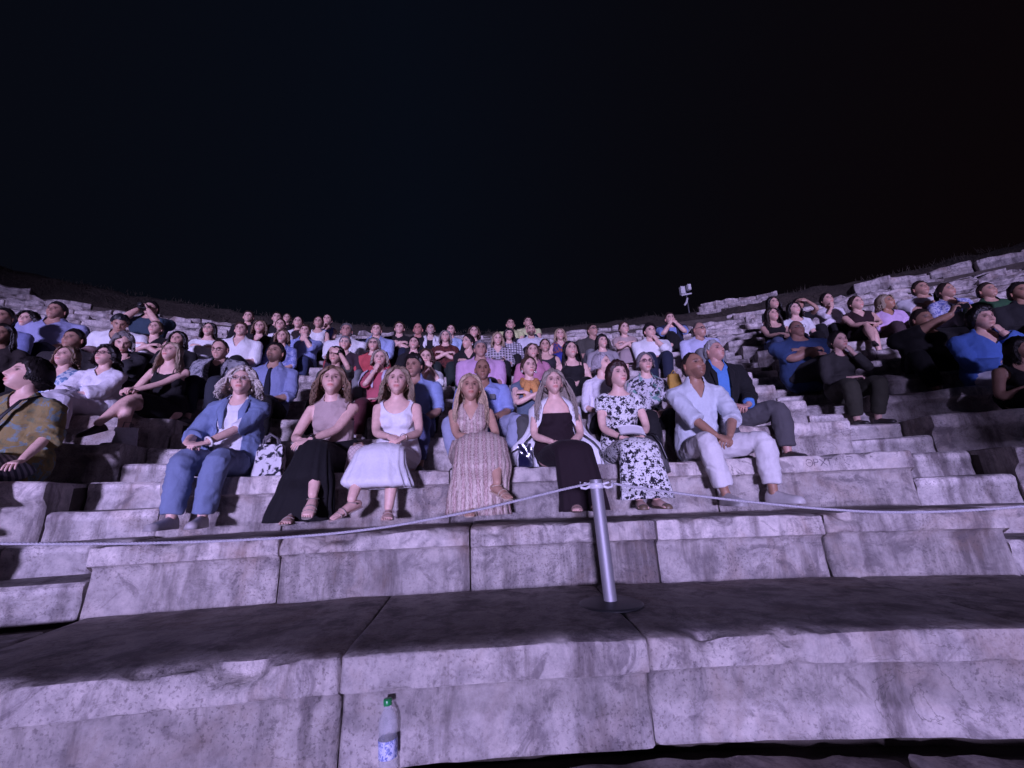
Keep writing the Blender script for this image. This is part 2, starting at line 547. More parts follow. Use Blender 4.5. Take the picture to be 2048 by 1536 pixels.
def stone_block(ph0, ph1, r0, r1, z0, z1, seed, near=False, lip=.035, wear=1.0, gap=.006, tilt=0.0, lipf=.28, mortar=False):
    ra = np.random.default_rng(seed)
    rm = .5 * (r0 + r1)
    g = math.degrees(gap / r0)
    ph0, ph1 = ph0 + g, ph1 - g
    H = z1 - z0
    L = math.radians(ph1 - ph0) * r0
    nu = max(4, int(L / (.024 if near else .16)))
    # angular stations, with a quick rounded end on both sides
    us = np.concatenate([[0, .012 / L], np.linspace(.035 / L, 1 - .035 / L, nu), [1 - .012 / L, 1]])
    ins = np.concatenate([[.010, .002], np.zeros(nu), [.002, .010]]) * (1 + .4 * ra.random())
    k = lip
    lh = lipf * H * (.9 + .2 * ra.random())
    if near:
        prof = [(r1, z1), (r0 + .45 * (r1 - r0), z1), (r0 + .16, z1), (r0 + .07, z1), (r0 + .02, z1 - .001), (r0 - k + .012, z1 - .002), (r0 - k + .003, z1 - .005), (r0 - k, z1 - .014)]
        prof += [(r0 - k, z1 - lh * q) for q in (.45, .7, .88)]
        prof += [(r0 - k + .004, z1 - lh), (r0 - k * .2, z1 - lh - .008), (r0 + .008, z1 - lh - .022)]
        prof += [(r0 + .012 - .010 * q, z1 - lh - .03 - (H - lh - .03) * q) for q in np.linspace(.07, .97, 15)]
        prof += [(r0 - .004, z0), (r1, z0)]
    else:
        prof = [(r1, z1), (r0 + .12, z1), (r0 - k + .02, z1 - .003), (r0 - k, z1 - .022), (r0 - k, z1 - lh), (r0 - k * .3, z1 - lh - .03), (r0 + .01, z1 - lh - .06), (r0 + .008, z0 + .3 * H), (r0, z0), (r1, z0)]
    prof = np.array(prof)
    n = len(prof)
    cen = A(rm, .5 * (z0 + z1))
    P = np.zeros((len(us), n, 2))
    for i, q in enumerate(ins):
        d = cen - prof
        P[i] = prof + d / np.linalg.norm(d, axis=1)[:, None] * q
    phs = np.radians(ph0 + (ph1 - ph0) * us)
    r, z = P[:, :, 0], P[:, :, 1]
    z = z + tilt * (us[:, None] - .5) * L
    rock = (ra.random() - .5) * .02 * wear
    v = np.stack([r * np.sin(phs)[:, None], r * np.cos(phs)[:, None], z], 2)
    flat = v.reshape(-1, 3)
    sd = ra.random() * 90
    q = flat + sd
    rad = np.stack([np.sin(phs), np.cos(phs), 0 * phs], 1)[:, None, :] * np.ones((1, n, 1))
    front = (prof[:, 0] < r0 + .03).astype(float)[None, :]
    top = (prof[:, 1] > z1 - .03).astype(float)[None, :]
    amp = wear
    dn = (fbm(q * 2.2, 2) * .010 + fbm(q * 9, 3) * .0055).reshape(len(us), n) * amp
    edge = np.exp(-((prof[:, 0] - (r0 - k)) ** 2 + (prof[:, 1] - z1) ** 2) / .0022)[None, :]
    under = np.exp(-((prof[:, 1] - (z1 - lh)) / .03) ** 2)[None, :] * front
    chip = np.clip(fbm(q * 3.1 + 40, 3) - .14, 0, 1).reshape(len(us), n)
    chip2 = np.clip(fbm(q * 6.5 + 80, 2) - .26, 0, 1).reshape(len(us), n)
    back = dn * front + chip * edge * .09 * amp + chip2 * (edge + .5 * under) * .07 * amp + rock
    v = v + rad * back[:, :, None]
    v[:, :, 2] += (-dn * top * .8 - chip * edge * .06 * amp - chip2 * edge * .05 * amp)
    c = np.ones((len(us), n, 3))
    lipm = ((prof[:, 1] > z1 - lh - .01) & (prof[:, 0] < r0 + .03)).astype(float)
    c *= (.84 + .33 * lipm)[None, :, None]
    if mortar:                                   # pale repair mortar along the foot of the riser, its edge ragged
        edge_z = z0 + .115 + .05 * fbm(np.stack([phs * 30, phs * 0, phs * 0 + seed], 1), 3)
        mk = (sm(.012, -.012, v[:, :, 2] - edge_z[:, None]) * front)[:, :, None]
        c = c * (1 - mk) + mk * A(1.12, 1.12, 1.13)
        v = v - rad * mk * .007
    V = v.reshape(-1, 3)
    f = grid_faces(n, len(us))
    a = v[0].mean(0); b = v[-1].mean(0)
    m = len(V)
    i = np.arange(n); o = (len(us) - 1) * n
    caps = np.concatenate([np.stack([np.full(n, m), (i + 1) % n, i], 1), np.stack([np.full(n, m + 1), o + i, o + (i + 1) % n], 1)])
    V = np.concatenate([V, [a], [b]])
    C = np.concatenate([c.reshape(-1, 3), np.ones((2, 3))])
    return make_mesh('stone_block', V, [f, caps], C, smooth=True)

def autosmooth(me, ang=38):
    try:
        me.set_sharp_from_angle(angle=math.radians(ang))
    except Exception:
        pass

half = lambda j: math.degrees(STW / 2 / RJ[j])

def tier_core(j):
    """rubble and earth the stones are bedded in, cut back where the stairs run"""
    h = half(j) + .02
    edges = sorted([-46, 46] + [c + s * (h + e) for c in (PHL, PHR) for s in (-1, 1) for e in (0, .03)])
    phs = np.array(sorted(set(list(np.linspace(-46, 46, 70)) + edges)))
    v = []
    for q in phs:
        cut = .40 if any(abs(q - c) < h + .01 for c in (PHL, PHR)) else .055
        r0, r1, z1 = RJ[j] + cut, RJ[j + 1] + .5, TJ[j] - .035
        a = math.radians(q)
        for r, z in ((r1, z1), (r0 + .1, z1), (r0, z1 - .01), (r0, 0.0), (r1, 0.0)):
            v.append((r * math.sin(a), r * math.cos(a), z))
    return make_mesh('seat_tier', np.array(v), [grid_faces(5, len(phs))], smooth=False)

FIXED = {1: [-2.5, 2.7, 9.3], 2: [-5.2, -.5, 4.4, 8.7], 3: [-6.1, -1.2, 3.1, 7.2]}
tiers = []
seed = 100
for j in range(0, NK + 3):
    core = put('seat_tier', tier_core(j), M_EARTH)
    tag(core, kind='structure')
    tiers.append(core)
    k = j - 3
    hl = half(j)
    for w, (a, b) in enumerate(((-40, PHL - hl), (PHL + hl, PHR - hl), (PHR + hl, 40))):
        if w == 1 and j in FIXED:
            js = [a] + FIXED[j] + [b]
        else:
            js, x = [a], a
            ra = np.random.default_rng(j * 7 + w)
            while True:
                x += math.degrees((1.15 + .75 * ra.random()) / RJ[j])
                if x > b - math.degrees(.7 / RJ[j]): break
                js.append(x)
            js.append(b)
        for i in range(len(js) - 1):
            seed += 1
            ra = np.random.default_rng(seed)
            c = .5 * (js[i] + js[i + 1])
            lo = max(-33, -24 - 1.0 * (NK - max(k, 0)) * .0) if j > 6 else -30
            if c < -33 or c > 37: continue
            near = j <= 3 and w == 1
            ruin = max(0, k - 10) / 5.0
            if w == 2: ruin = max(ruin, max(0, k - 5) / 6.0)
            if k >= 14 and ra.random() < .22: continue
            if k == 15 and ra.random() < .35: continue
            wear = (1.0 if near else .8) + 2.4 * ruin
            zt = TJ[j] + (ra.random() - .5) * (.006 + .09 * ruin)
            tl = (ra.random() - .5) * .05 * ruin
            r0 = RJ[j] + (ra.random() - .5) * (.006 + .07 * ruin)
            r1 = RJ[j + 1] + .10
            z0 = (TJ[j - 1] if j else 0.0) - .012
            lip = .046
            if j == 1 and w == 1: z0 = .30 if i == 0 else .378
            if j == 0:
                zt = .352 - ra.random() * .014; r1 = RJ[1] - .035; lip = .015; wear = 2.6
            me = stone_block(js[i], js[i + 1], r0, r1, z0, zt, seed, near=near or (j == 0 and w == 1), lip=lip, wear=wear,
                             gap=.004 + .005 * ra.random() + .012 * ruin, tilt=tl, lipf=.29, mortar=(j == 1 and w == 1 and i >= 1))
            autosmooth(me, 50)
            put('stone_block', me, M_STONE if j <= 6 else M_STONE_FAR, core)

# big tumbled blocks that still stand on the last tier at the far right and left
for (a, b, n) in ((27.5, 38, 5), (-37, -29, 4)):
    for i in range(n):
        seed += 1
        ra = np.random.default_rng(seed)
        c0 = a + (b - a) * (i + .01) / n
        c1 = a + (b - a) * (i + .99) / n
        me = stone_block(c0, c1, RJ[18] + .35 + .2 * ra.random(), RJ[18] + 1.15, TJ[18] - .03, TJ[18] + .34 + .16 * ra.random(), seed, lip=.02, wear=3.2, tilt=(ra.random() - .5) * .10)
        put('stone_block', me, M_STONE_FAR, tiers[18])

for sname, pc in (('left', PHL), ('right', PHR)):
    st = empty('stairway', pol(RJ[1], pc, 0.0))
    tag(st, kind='structure')
    for j in range(1, NK + 3):
        hz = (TJ[j] - TJ[j - 1]) / 2
        for s in (0, 1):
            seed += 1
            ra = np.random.default_rng(seed)
            r0 = RJ[j] + (.015 if s == 0 else .355)
            z1 = TJ[j - 1] + hz * (1 + s) + (ra.random() - .5) * .012
            hd = half(j) + math.degrees(.012 / RJ[j]) * (ra.random() - .5)
            me = stone_block(pc - hd, pc + hd, r0, r0 + .40, z1 - hz - .012, z1, seed, near=False, lip=.002, wear=.45 + .12 * max(0, j - 8), gap=.006, lipf=.2, tilt=(ra.random() - .5) * .02)
            autosmooth(me, 40)
            o = put('stone_step', me, M_STEP, st)
            o.location = -Vector(pol(RJ[1], pc, 0.0))

# orchestra floor and the land around, one sheet to the horizon
gr = np.array([[x * 320, y * 320, -.02] for y in np.linspace(-1, 1, 9) for x in np.linspace(-1, 1, 9)])
tag(put('ground', make_mesh('ground', gr, [grid_faces(9, 9, False)]), M_EARTH), kind='structure')

# hillside behind the top row
def hill_h(phi, r):
    rr = r - (RJ[18] + .75)
    lift = np.interp(phi, [-60, -34, -24, -14, -6, 0, 8, 16, 24, 34, 60], [2.6, 2.0, 1.8, 1.6, 1.45, 1.35, 1.4, 1.6, 1.7, 1.7, 1.9])
    return TJ[18] - .05 + lift * sm(0, 2.4, rr) + .10 * np.clip(rr - 2.4, 0, 30) - 4.0 * sm(30, 70, rr)
phs = np.linspace(-62, 62, 240)
rs = np.concatenate([np.linspace(RJ[18] + .55, RJ[18] + 4.5, 26), np.linspace(RJ[18] + 5, RJ[18] + 75, 24)])
PH, RR = np.meshgrid(phs, rs)
v = np.stack([RR * np.sin(np.radians(PH)), RR * np.cos(np.radians(PH)), hill_h(PH, RR)], 2).reshape(-1, 3)
v[:, 2] += fbm(v * .9, 3) * .16 * sm(0, 1.0, (RR.ravel() - RJ[18] - .6)) + fbm(v * 4, 2) * .05
hill = put('hillside', make_mesh('hillside', v, [grid_faces(len(phs), len(rs), False)]), M_HILL)
tag(hill, kind='structure')

# dry grass on the bank: one mass of blades
N = 9000
ph = RNG.uniform(-38, 38, N); rr = RJ[18] + .8 + 4.2 * RNG.random(N) ** 1.3
bx = np.stack([rr * np.sin(np.radians(ph)), rr * np.cos(np.radians(ph)), hill_h(ph, rr) - .03], 1)
clump = fbm(bx * 1.3, 2)
keep = clump > -.12
bx, clump = bx[keep], clump[keep]; N = len(bx)
h = (.05 + .14 * RNG.random(N) * (1 + clump))[:, None]
an = RNG.uniform(0, 6.28, N); wv = np.stack([np.cos(an), np.sin(an), 0 * an], 1) * .012
ln = np.stack([RNG.normal(0, .35, N), RNG.normal(0, .35, N), np.ones(N)], 1) * h
V = np.stack([bx - wv, bx + wv, bx + ln], 1).reshape(-1, 3)
grass = put('dry_grass', make_mesh('dry_grass', V, [np.arange(3 * N).reshape(-1, 3)], None, False), plain('dry_grass', (.055, .045, .032), .9, noise_amt=.4, scale=4))
tag(grass, 'dry grass tufts along the bank above the top row', kind='stuff')

def phi_at(px, r, z):
    lo, hi = -40.0, 42.0
    for _ in range(40):
        m = .5 * (lo + hi)
        w = pol(r, m, z)
        ok = (Vector(w) - Vector(CAM_POS)).dot(FW) > .2
        u = project(w)[0] if ok else (-1e5 if m < 0 else 1e5)
        if u < px: lo = m
        else: hi = m
    return .5 * (lo + hi)

# rough ruined wall of field stones on the bank, right of the pole
wall = empty('ruined_wall', pol(27.3, 19.5, 8.3))
tag(wall, 'low ruined wall of rough stones on the dark bank right of the lamp pole', 'wall')
wo = Vector(wall.location)
for row in range(3):
    x = phi_at(1392, 27.0, 8.3) + .2 * row
    while x < phi_at(1545, 27.0, 8.5) - .5 * row:
        seed += 1
        ra = np.random.default_rng(seed)
        dl = .9 + 1.0 * ra.random()
        z = float(hill_h(x, 27.0)) + row * .17 - .08
        me = stone_block(x, x + dl, 27.0 + .04 * row + .05 * ra.random(), 27.6, z, z + .16 + .05 * ra.random(), seed, lip=.0, wear=3.0, lipf=.3, tilt=(ra.random() - .5) * .08)
        o = put('stone', me, M_STONE_FAR, wall); o.location = -wo
        x += dl

# the pole with two small floodlights above the bank
pph = phi_at(1379, 29.5, 9.0)
pb = pol(29.5, pph, float(hill_h(pph, 29.5)) - .1)
pole = empty('lamp_pole', pb)
tag(pole, 'thin pole with two white floodlight boxes and a bracket above the bank', 'lamp pole')
M_PWHITE = plain('white_housing', (.72, .72, .72), .5)
M_PGREY = plain('pole_grey', (.16, .16, .17), .5, .6)
g = Geo(); g.add(*tube([(0, 0, 0), (0, 0, 1.9)], [.032, .026], 10)); put('pole', g.mesh('pole'), M_PGREY, pole)
for dx, dz, s in ((-.20, 1.62, 1.15), (.13, 1.78, .85)):
    g = Geo()
    v, f = boxgeo((-.085 * s, -.10, -.16 * s), (.085 * s, .07, .16 * s)); g.add(v + A(dx, -.06, dz), f)
    v, f = boxgeo((-.06 * s, -.125, -.12 * s), (.06 * s, -.10, .12 * s)); g.add(v + A(dx, -.06, dz), f)
    put('floodlight', g.mesh('floodlight', False), M_PWHITE, pole)
g = Geo(); g.add(*tube([(-.22, -.03, 1.42), (.22, -.03, 1.50)], [.04, .04], 8)); put('crossbar', g.mesh('crossbar'), M_PWHITE, pole)
g = Geo(); g.add(*tube([(0, -.04, 1.25), (-.10, -.10, 1.02), (-.22, -.14, .88)], [.04, .05, .045], 8)); put('bracket', g.mesh('bracket'), M_PWHITE, pole)

# ------------------------------------------------------------------ people
def rotz(a):
    c, s = math.cos(a), math.sin(a)
    return np.array([[c, -s, 0], [s, c, 0], [0, 0, 1.0]])
def rotx(a):
    c, s = math.cos(a), math.sin(a)
    return np.array([[1.0, 0, 0], [0, c, -s], [0, s, c]])
def roty(a):
    c, s = math.cos(a), math.sin(a)
    return np.array([[c, 0, s], [0, 1.0, 0], [-s, 0, c]])
rad_ = math.radians

def two_bone(a, c, l1, l2, pole):
    a, c = np.asarray(a, float), np.asarray(c, float)
    d = c - a
    L = np.linalg.norm(d)
    if L > (l1 + l2) * .995:
        c = a + d / L * (l1 + l2) * .995
        d = c - a; L = np.linalg.norm(d)
    L = max(L, abs(l1 - l2) * 1.02 + 1e-4)
    x = (l1 * l1 - l2 * l2 + L * L) / (2 * L)
    h = math.sqrt(max(l1 * l1 - x * x, 0))
    u = d / (np.linalg.norm(d) + 1e-9)
    p = np.asarray(pole, float)
    p = p - u * p.dot(u)
    return a + u * x + nrm(p) * h, c

SEC_M = [(-.02, .150, .105), (.03, .168, .118), (.10, .166, .120), (.19, .150, .110), (.28, .158, .114), (.36, .174, .120), (.42, .172, .110), (.465, .135, .086), (.495, .088, .068), (.52, .060, .058)]
SEC_F = [(-.02, .155, .110), (.03, .176, .122), (.10, .168, .118), (.19, .132, .098), (.28, .138, .102), (.36, .152, .108), (.42, .146, .096), (.465, .112, .076), (.495, .072, .060), (.52, .050, .050)]

class Pose:
    """joints of a seated figure; local frame: seat contact at the origin, facing -Y, Z up"""
    def __init__(s, sp, ts=1.0):
        g = sp.get('g', 'f')
        s.g = g
        S = sp.get('S', .97 if g == 'f' else 1.03)
        s.S = S
        s.ts = ts
        fl = sp.get('floor', -.356)
        lean = rad_(sp.get('lean', 4)); side = rad_(sp.get('side', 0)); tw = rad_(sp.get('twist', 0))
        s.pel = A(0, 0, .085)
        U = rotx(lean) @ A(0, 0, 1)
        U = roty(side) @ U
        s.U = nrm(U)
        F = rotz(tw) @ A(0, -1, 0)
        s.F = nrm(F - s.U * F.dot(s.U))
        s.X = np.cross(s.U, s.F) * 1.0
        if s.X[0] < 0: s.X = -s.X
        s.tv = S * ts                     # torso scale along the spine
        slump = sp.get('slump', .018)
        s.slump = slump
        s.w = sp.get('w', 1.0) * S
        s.neck0 = s.spine(.495)
        s.hyaw, s.hpit, s.hrol = rad_(sp.get('yaw', 0)), rad_(sp.get('pitch', 8) - 6), rad_(sp.get('roll', 0))
        s.RH = rotz(s.hyaw + tw * .6) @ rotx(-s.hpit) @ roty(s.hrol)
        up = nrm(s.U + s.F * (.30 - .6 * math.sin(s.hpit)))
        s.hs = sp.get('hs', .97 if g == 'f' else 1.03) * (1.07 if sp['k'] == 0 else 1.03)
        s.jaw = s.neck0 + up * .045 * S
        s.head = s.neck0 + up * .050 * S + s.RH @ A(0, -.012, .088) * s.hs
        sw = (.158 if g == 'f' else .188) * s.w
        sh = sp.get('shrug', (0, 0))
        s.sh = {'a': s.spine(.425) - s.X * sw + s.U * sh[0], 'b': s.spine(.425) + s.X * sw + s.U * sh[1]}
        s.l1, s.l2 = .285 * S, .250 * S
        s.hip = {'a': A(-.088 * s.w, -.03, .085), 'b': A(.088 * s.w, -.03, .085)}
        s.t1, s.t2 = .435 * S, .405 * S
        # legs
        lg = dict(LEGS[sp.get('legs', 'neutral')]); lg.update(sp.get('leg', {}))
        s.knee, s.ank, s.toe = {}, {}, {}
        for q in 'ab':
            an = np.array(lg[q][:3], float)
            an[2] = an[2] if lg[q][2] is not None and an[2] == an[2] else 0
            if lg[q][2] is None:
                an = A(lg[q][0], lg[q][1], fl + .085)
            pole = lg.get('p' + q, (0.06 if q == 'b' else -.06, -.6, 1))
            s.knee[q], s.ank[q] = two_bone(s.hip[q], an, s.t1, s.t2, pole)
            s.toe[q] = nrm(np.array(lg.get('t' + q, (0.12 if q == 'b' else -.12, -1, 0)), float))
        # arms
        am = dict(ARMS[sp.get('arms', 'lap')]); am.update(sp.get('arm', {}))
        s.elb, s.wri, s.hd, s.hn, s.curl = {}, {}, {}, {}, {}
        for q in 'ab':
            w = np.array(am[q], float)
            ref = am.get('r' + q, 'seat')
            if ref == 'head':
                w = s.head + s.RH @ (w * s.hs)
            elif ref == 'chest':
                w = s.spine(.30) + s.X * w[0] - s.F * w[1] + s.U * w[2]
            elif ref == 'knee':
                w = s.knee[am.get('k' + q, q)] + w
            pole = am.get('p' + q, (-.7 if q == 'a' else .7, .45, -.8))
            s.elb[q], s.wri[q] = two_bone(s.sh[q], w, s.l1, s.l2, pole)
            fd = nrm(s.wri[q] - s.elb[q])
            d = am.get('d' + q)
            s.hd[q] = nrm(d) if d is not None else nrm(fd + A(0, 0, -.15))
            nn = np.array(am.get('n' + q, (0, .25, -1)), float)
            s.hn[q] = nrm(nn - s.hd[q] * nn.dot(s.hd[q]))
            s.curl[q] = am.get('c' + q, .35)
    def spine(s, v):
        """point on the spine v (unscaled torso length) above the seat bones"""
        t = v * s.tv
        bow = s.slump * math.sin(min(v / .5, 1) * math.pi)
        return s.pel + s.U * t - s.F * bow

N_ = None
LEGS = {
    'neutral': {'a': (-.11, -.46, N_), 'b': (.11, -.46, N_)},
    'together': {'a': (-.055, -.47, N_), 'b': (.055, -.47, N_), 'pa': (0, -.6, 1), 'pb': (0, -.6, 1)},
    'apart': {'a': (-.25, -.42, N_), 'b': (.25, -.42, N_), 'pa': (-.5, -.5, 1), 'pb': (.5, -.5, 1)},
    'tucked': {'a': (-.10, -.36, N_), 'b': (.09, -.36, N_)},
    'cross_a': {'b': (.05, -.46, N_), 'a': (.19, -.66, -.13), 'pa': (.35, -.4, 1), 'pb': (.0, -.5, 1), 'ta': (.35, -1, -.45)},
    'cross_b': {'a': (-.05, -.46, N_), 'b': (-.19, -.66, -.13), 'pb': (-.35, -.4, 1), 'pa': (.0, -.5, 1), 'tb': (-.35, -1, -.45)},
    'up': {'a': (-.10, -.33, N_), 'b': (.10, -.33, N_), 'pa': (-.1, -.3, 1), 'pb': (.1, -.3, 1)},
}
ARMS = {
    'lap': {'a': (-.095, -.26, .205), 'b': (.095, -.27, .195), 'da': (.75, -.5, -.28), 'db': (-.75, -.5, -.22), 'na': (-.2, .5, -.6), 'nb': (.2, .5, -.6), 'ca': .7, 'cb': .6},
    'thighs': {'a': (-.12, -.33, .19), 'b': (.12, -.33, .19), 'da': (.12, -1, -.2), 'db': (-.12, -1, -.2), 'ca': .3, 'cb': .3},
    'knee': {'a': (-.075, -.43, .245), 'b': (.085, -.42, .225), 'da': (.7, -.45, -.35), 'db': (-.7, -.45, -.35), 'na': (0, .6, -.6), 'nb': (0, .6, -.6), 'ca': .75, 'cb': .6},
    'crossed': {'a': (.055, -.235, .03), 'b': (-.065, -.195, .055), 'ra': 'chest', 'rb': 'chest', 'da': (1, -.05, .1), 'db': (-1, .15, .1), 'na': (0, .7, -.7), 'nb': (0, .7, -.7), 'ca': .5, 'cb': .5, 'pa': (-.8, 0, -.6), 'pb': (.8, 0, -.6)},
    'chin_a': {'a': (-.035, -.125, -.165), 'ra': 'head', 'da': (.18, .25, 1), 'na': (.3, 1, -.2), 'ca': .75, 'pa': (-.35, -.5, -1), 'b': (.02, -.30, .20), 'db': (-1, -.2, 0), 'cb': .5},
    'chin_b': {'b': (.035, -.125, -.165), 'rb': 'head', 'db': (-.18, .25, 1), 'nb': (-.3, 1, -.2), 'cb': .75, 'pb': (.35, -.5, -1), 'a': (-.02, -.30, .20), 'da': (1, -.2, 0), 'ca': .5},
    'mouth2': {'a': (-.055, -.150, -.150), 'b': (.055, -.150, -.150), 'ra': 'head', 'rb': 'head', 'da': (.55, .15, 1), 'db': (-.55, .15, 1), 'na': (.2, 1, -.2), 'nb': (-.2, 1, -.2), 'ca': .7, 'cb': .7, 'pa': (-.5, -.3, -1), 'pb': (.5, -.3, -1)},
    'phone': {'a': (-.10, -.27, -.10), 'b': (.10, -.27, -.10), 'ra': 'head', 'rb': 'head', 'da': (.45, -.2, 1), 'db': (-.45, -.2, 1), 'na': (.9, .2, -.3), 'nb': (-.9, .2, -.3), 'ca': .55, 'cb': .55, 'pa': (-.6, -.2, -1), 'pb': (.6, -.2, -1)},
    'forehead': {'b': (.09, -.15, .0), 'rb': 'head', 'db': (-.9, .0, .35), 'nb': (0, 1, -.3), 'cb': .25, 'pb': (.6, -.3, -1), 'a': (-.05, -.30, .20), 'da': (1, -.3, 0)},
    'onknees': {'a': (-.07, -.50, .16), 'b': (.07, -.50, .15), 'da': (.75, -.5, -.35), 'db': (-.75, -.5, -.35), 'na': (0, .5, -.8), 'nb': (0, .5, -.8), 'ca': .7, 'cb': .6, 'pa': (-.9, .2, -.2), 'pb': (.9, .2, -.2)},
    'paper': {'a': (-.12, -.34, .22), 'b': (.12, -.34, .22), 'da': (.35, -.9, .1), 'db': (-.35, -.9, .1), 'na': (.9, .1, .3), 'nb': (-.9, .1, .3), 'ca': .6, 'cb': .6},
    'side': {'a': (-.26, -.16, .12), 'b': (.26, -.16, .12), 'da': (-.1, -1, -.3), 'db': (.1, -1, -.3)},
}

# --- a head with a face, in head space: x lateral, -y forward, z up
def head_geo(sp, res=1.0):
    g = sp.get('g', 'f')
    nv, nu = int(44 * res), int(52 * res)
    la = np.linspace(-math.pi / 2, math.pi / 2, nv)
    lo = np.arange(nu) / nu * 2 * math.pi
    lo = lo + .42 * np.sin(lo)            # crowd the columns at the front (lo = pi)... front is -y
    LA, LO = np.meshgrid(la, lo, indexing='ij')
    X = np.cos(LA) * np.sin(LO); Y = np.cos(LA) * np.cos(LO); Z = np.sin(LA)
    x, y, z = X * .0735, Y * .095, Z * .116
    low = sm(.01, -.095, z)
    x = x * (1 - (.30 if g == 'f' else .22) * low ** 1.2)
    front = sm(.02, -.05, y)
    y = y - .030 * low * front            # jaw comes forward
    y = np.where(y > 0, y * (1 - .35 * sm(-.02, -.11, z)), y)
    y = np.where((y < 0) & (z > .05), y * (1 - .08 * sm(.05, .11, z)), y)
    face = sm(-.035, -.062, y)
    G = lambda a, b, sx, sz: np.exp(-((x - a) / sx) ** 2 - ((z - b) / sz) ** 2)
    ax = np.abs(x)
    Ga = lambda a, b, sx, sz: np.exp(-((ax - a) / sx) ** 2 - ((z - b) / sz) ** 2)
    age = sp.get('age', 0.3)
    ht = np.interp(z, [-.040, -.033, -.024, -.012, .008, .022, .032], [0, .013, .0255, .0230, .012, .005, 0])
    sg = np.interp(z, [-.035, -.022, .02], [.0135, .0115, .0075])
    d = ht * np.exp(-(x / sg) ** 2)
    d += .006 * Ga(.013, -.029, .007, .007)
    d -= .0145 * Ga(.031, .013, .017, .0115)
    d += .0065 * Ga(.031, .011, .0105, .0075)
    d += (.0045 if g == 'f' else .0065) * Ga(.028, .031, .024, .0065)
    d += .006 * Ga(.043, -.018, .020, .018)
    lipw = np.exp(-(x / .021) ** 4)
    d += .0055 * lipw * np.exp(-((z + .0545) / .0046) ** 2)
    d += .0060 * lipw * np.exp(-((z + .0655) / .0052) ** 2)
    d -= .0045 * lipw * np.exp(-((z + .0600) / .0022) ** 2)
    d -= .0045 * np.exp(-(x / .02) ** 2 - ((z + .0775) / .006) ** 2)
    d += .0085 * np.exp(-(x / .022) ** 2 - ((z + .094) / .014) ** 2)
    d -= .0035 * age * Ga(.026 + 0 * x, -.045, .006, .016)
    y = y - d * face
    C = np.ones(x.shape + (3,))
    def tint(mask, colr, amt):
        m = np.clip(mask * amt * (y < -.03), 0, 1)[..., None]
        C[:] = C * (1 - m) + np.array(colr) * m
    tint(Ga(.040, -.022, .020, .020), (1.02, .80, .78), .55)
    tint(np.exp(-(x / .013) ** 2 - ((z + .022) / .012) ** 2), (1.02, .84, .80), .5)
    lipc = (.92, .42, .42) if g == 'f' else (.86, .60, .56)
    tint(np.exp(-(x / .0215) ** 4) * np.exp(-((z + .0600) / .0100) ** 4), lipc, .85 if sp.get('lips', 1) else .3)
    tint(np.exp(-(x / .0205) ** 4) * np.exp(-((z + .0598) / .0022) ** 2), (.30, .14, .14), .8)
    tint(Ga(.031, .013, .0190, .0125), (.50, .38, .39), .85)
    tint(np.exp(-((ax - .031) / .0130) ** 4 - ((z - .0105) / .0055) ** 4), (1.25, 1.35, 1.45), .75)
    tint(np.exp(-((ax - .031) / .0068) ** 4 - ((z - .0115) / .0064) ** 4), (.05, .04, .04), 1.0)
    tint(np.exp(-((ax - .031) / .0150) ** 4 - ((z - .0175 + (ax - .031) ** 2 * 14) / .0044) ** 2), (.06, .045, .045), 1.0)
    bc = np.array(sp.get('brow', (.18, .12, .10)))
    tint(np.exp(-((ax - .031) / .0190) ** 4 - ((z - .0315 - .08 * (ax - .031) + (ax - .031) ** 2 * 16) / .0048) ** 2), bc, .95)
    tint(Ga(.0085, -.0345, .0055, .0036), (.20, .10, .10), .9)
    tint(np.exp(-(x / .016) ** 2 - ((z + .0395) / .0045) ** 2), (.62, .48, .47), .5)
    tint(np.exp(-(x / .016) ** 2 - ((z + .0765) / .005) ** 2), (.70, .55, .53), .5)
    if sp.get('beard'):
        bm = sm(-.034, -.048, z) * sm(-.005, -.03, y) * (1 - np.exp(-(x / .019) ** 4) * np.exp(-((z + .0605) / .006) ** 4))
        bm = np.maximum(bm * (1 if sp['beard'] != 'goatee' else np.exp(-(x / .033) ** 4)), np.exp(-(x / .026) ** 4) * np.exp(-((z + .044) / .006) ** 2) * face)
        tint(bm, bc * .8 if sp['beard'] != 'stubble' else (.55, .50, .50), .75)
    V = np.stack([x, y, z], -1).reshape(-1, 3)
    geo = Geo()
    geo.add(V, grid_faces(nu, nv), C.reshape(-1, 3))
    for q in (-1, 1):
        R = rotz(q * .35) @ rotx(-.15)
        v, f = ellipsoid((q * .0745, .012, .000), (.010, .019, .031), 8, 8, R)
        geo.add(v, f, (1.0, .86, .83))
    return geo

def hairline(az, style):
    """lowest hair height for an azimuth from the front, 0..pi"""
    d = np.degrees(az)
    if style in ('bald',):
        return np.interp(d, [0, 60, 85, 100, 130, 180], [.3, .2, .03, .005, -.04, -.06])
    if style in ('receding',):
        return np.interp(d, [0, 25, 45, 70, 88, 100, 130, 180], [.100, .098, .098, .055, .015, .0, -.045, -.07])
    if style in ('fringe',):
        return np.interp(d, [0, 30, 50, 68, 88, 105, 130, 180], [.062, .062, .045, -.015, -.05, -.07, -.085, -.09])
    if style in ('short',):
        return np.interp(d, [0, 25, 45, 68, 82, 92, 104, 130, 180], [.072, .072, .066, .040, .0, .012, -.015, -.055, -.075])
    return np.interp(d, [0, 18, 38, 58, 76, 95, 120, 180], [.092, .084, .066, .030, -.020, -.03, -.06, -.085])

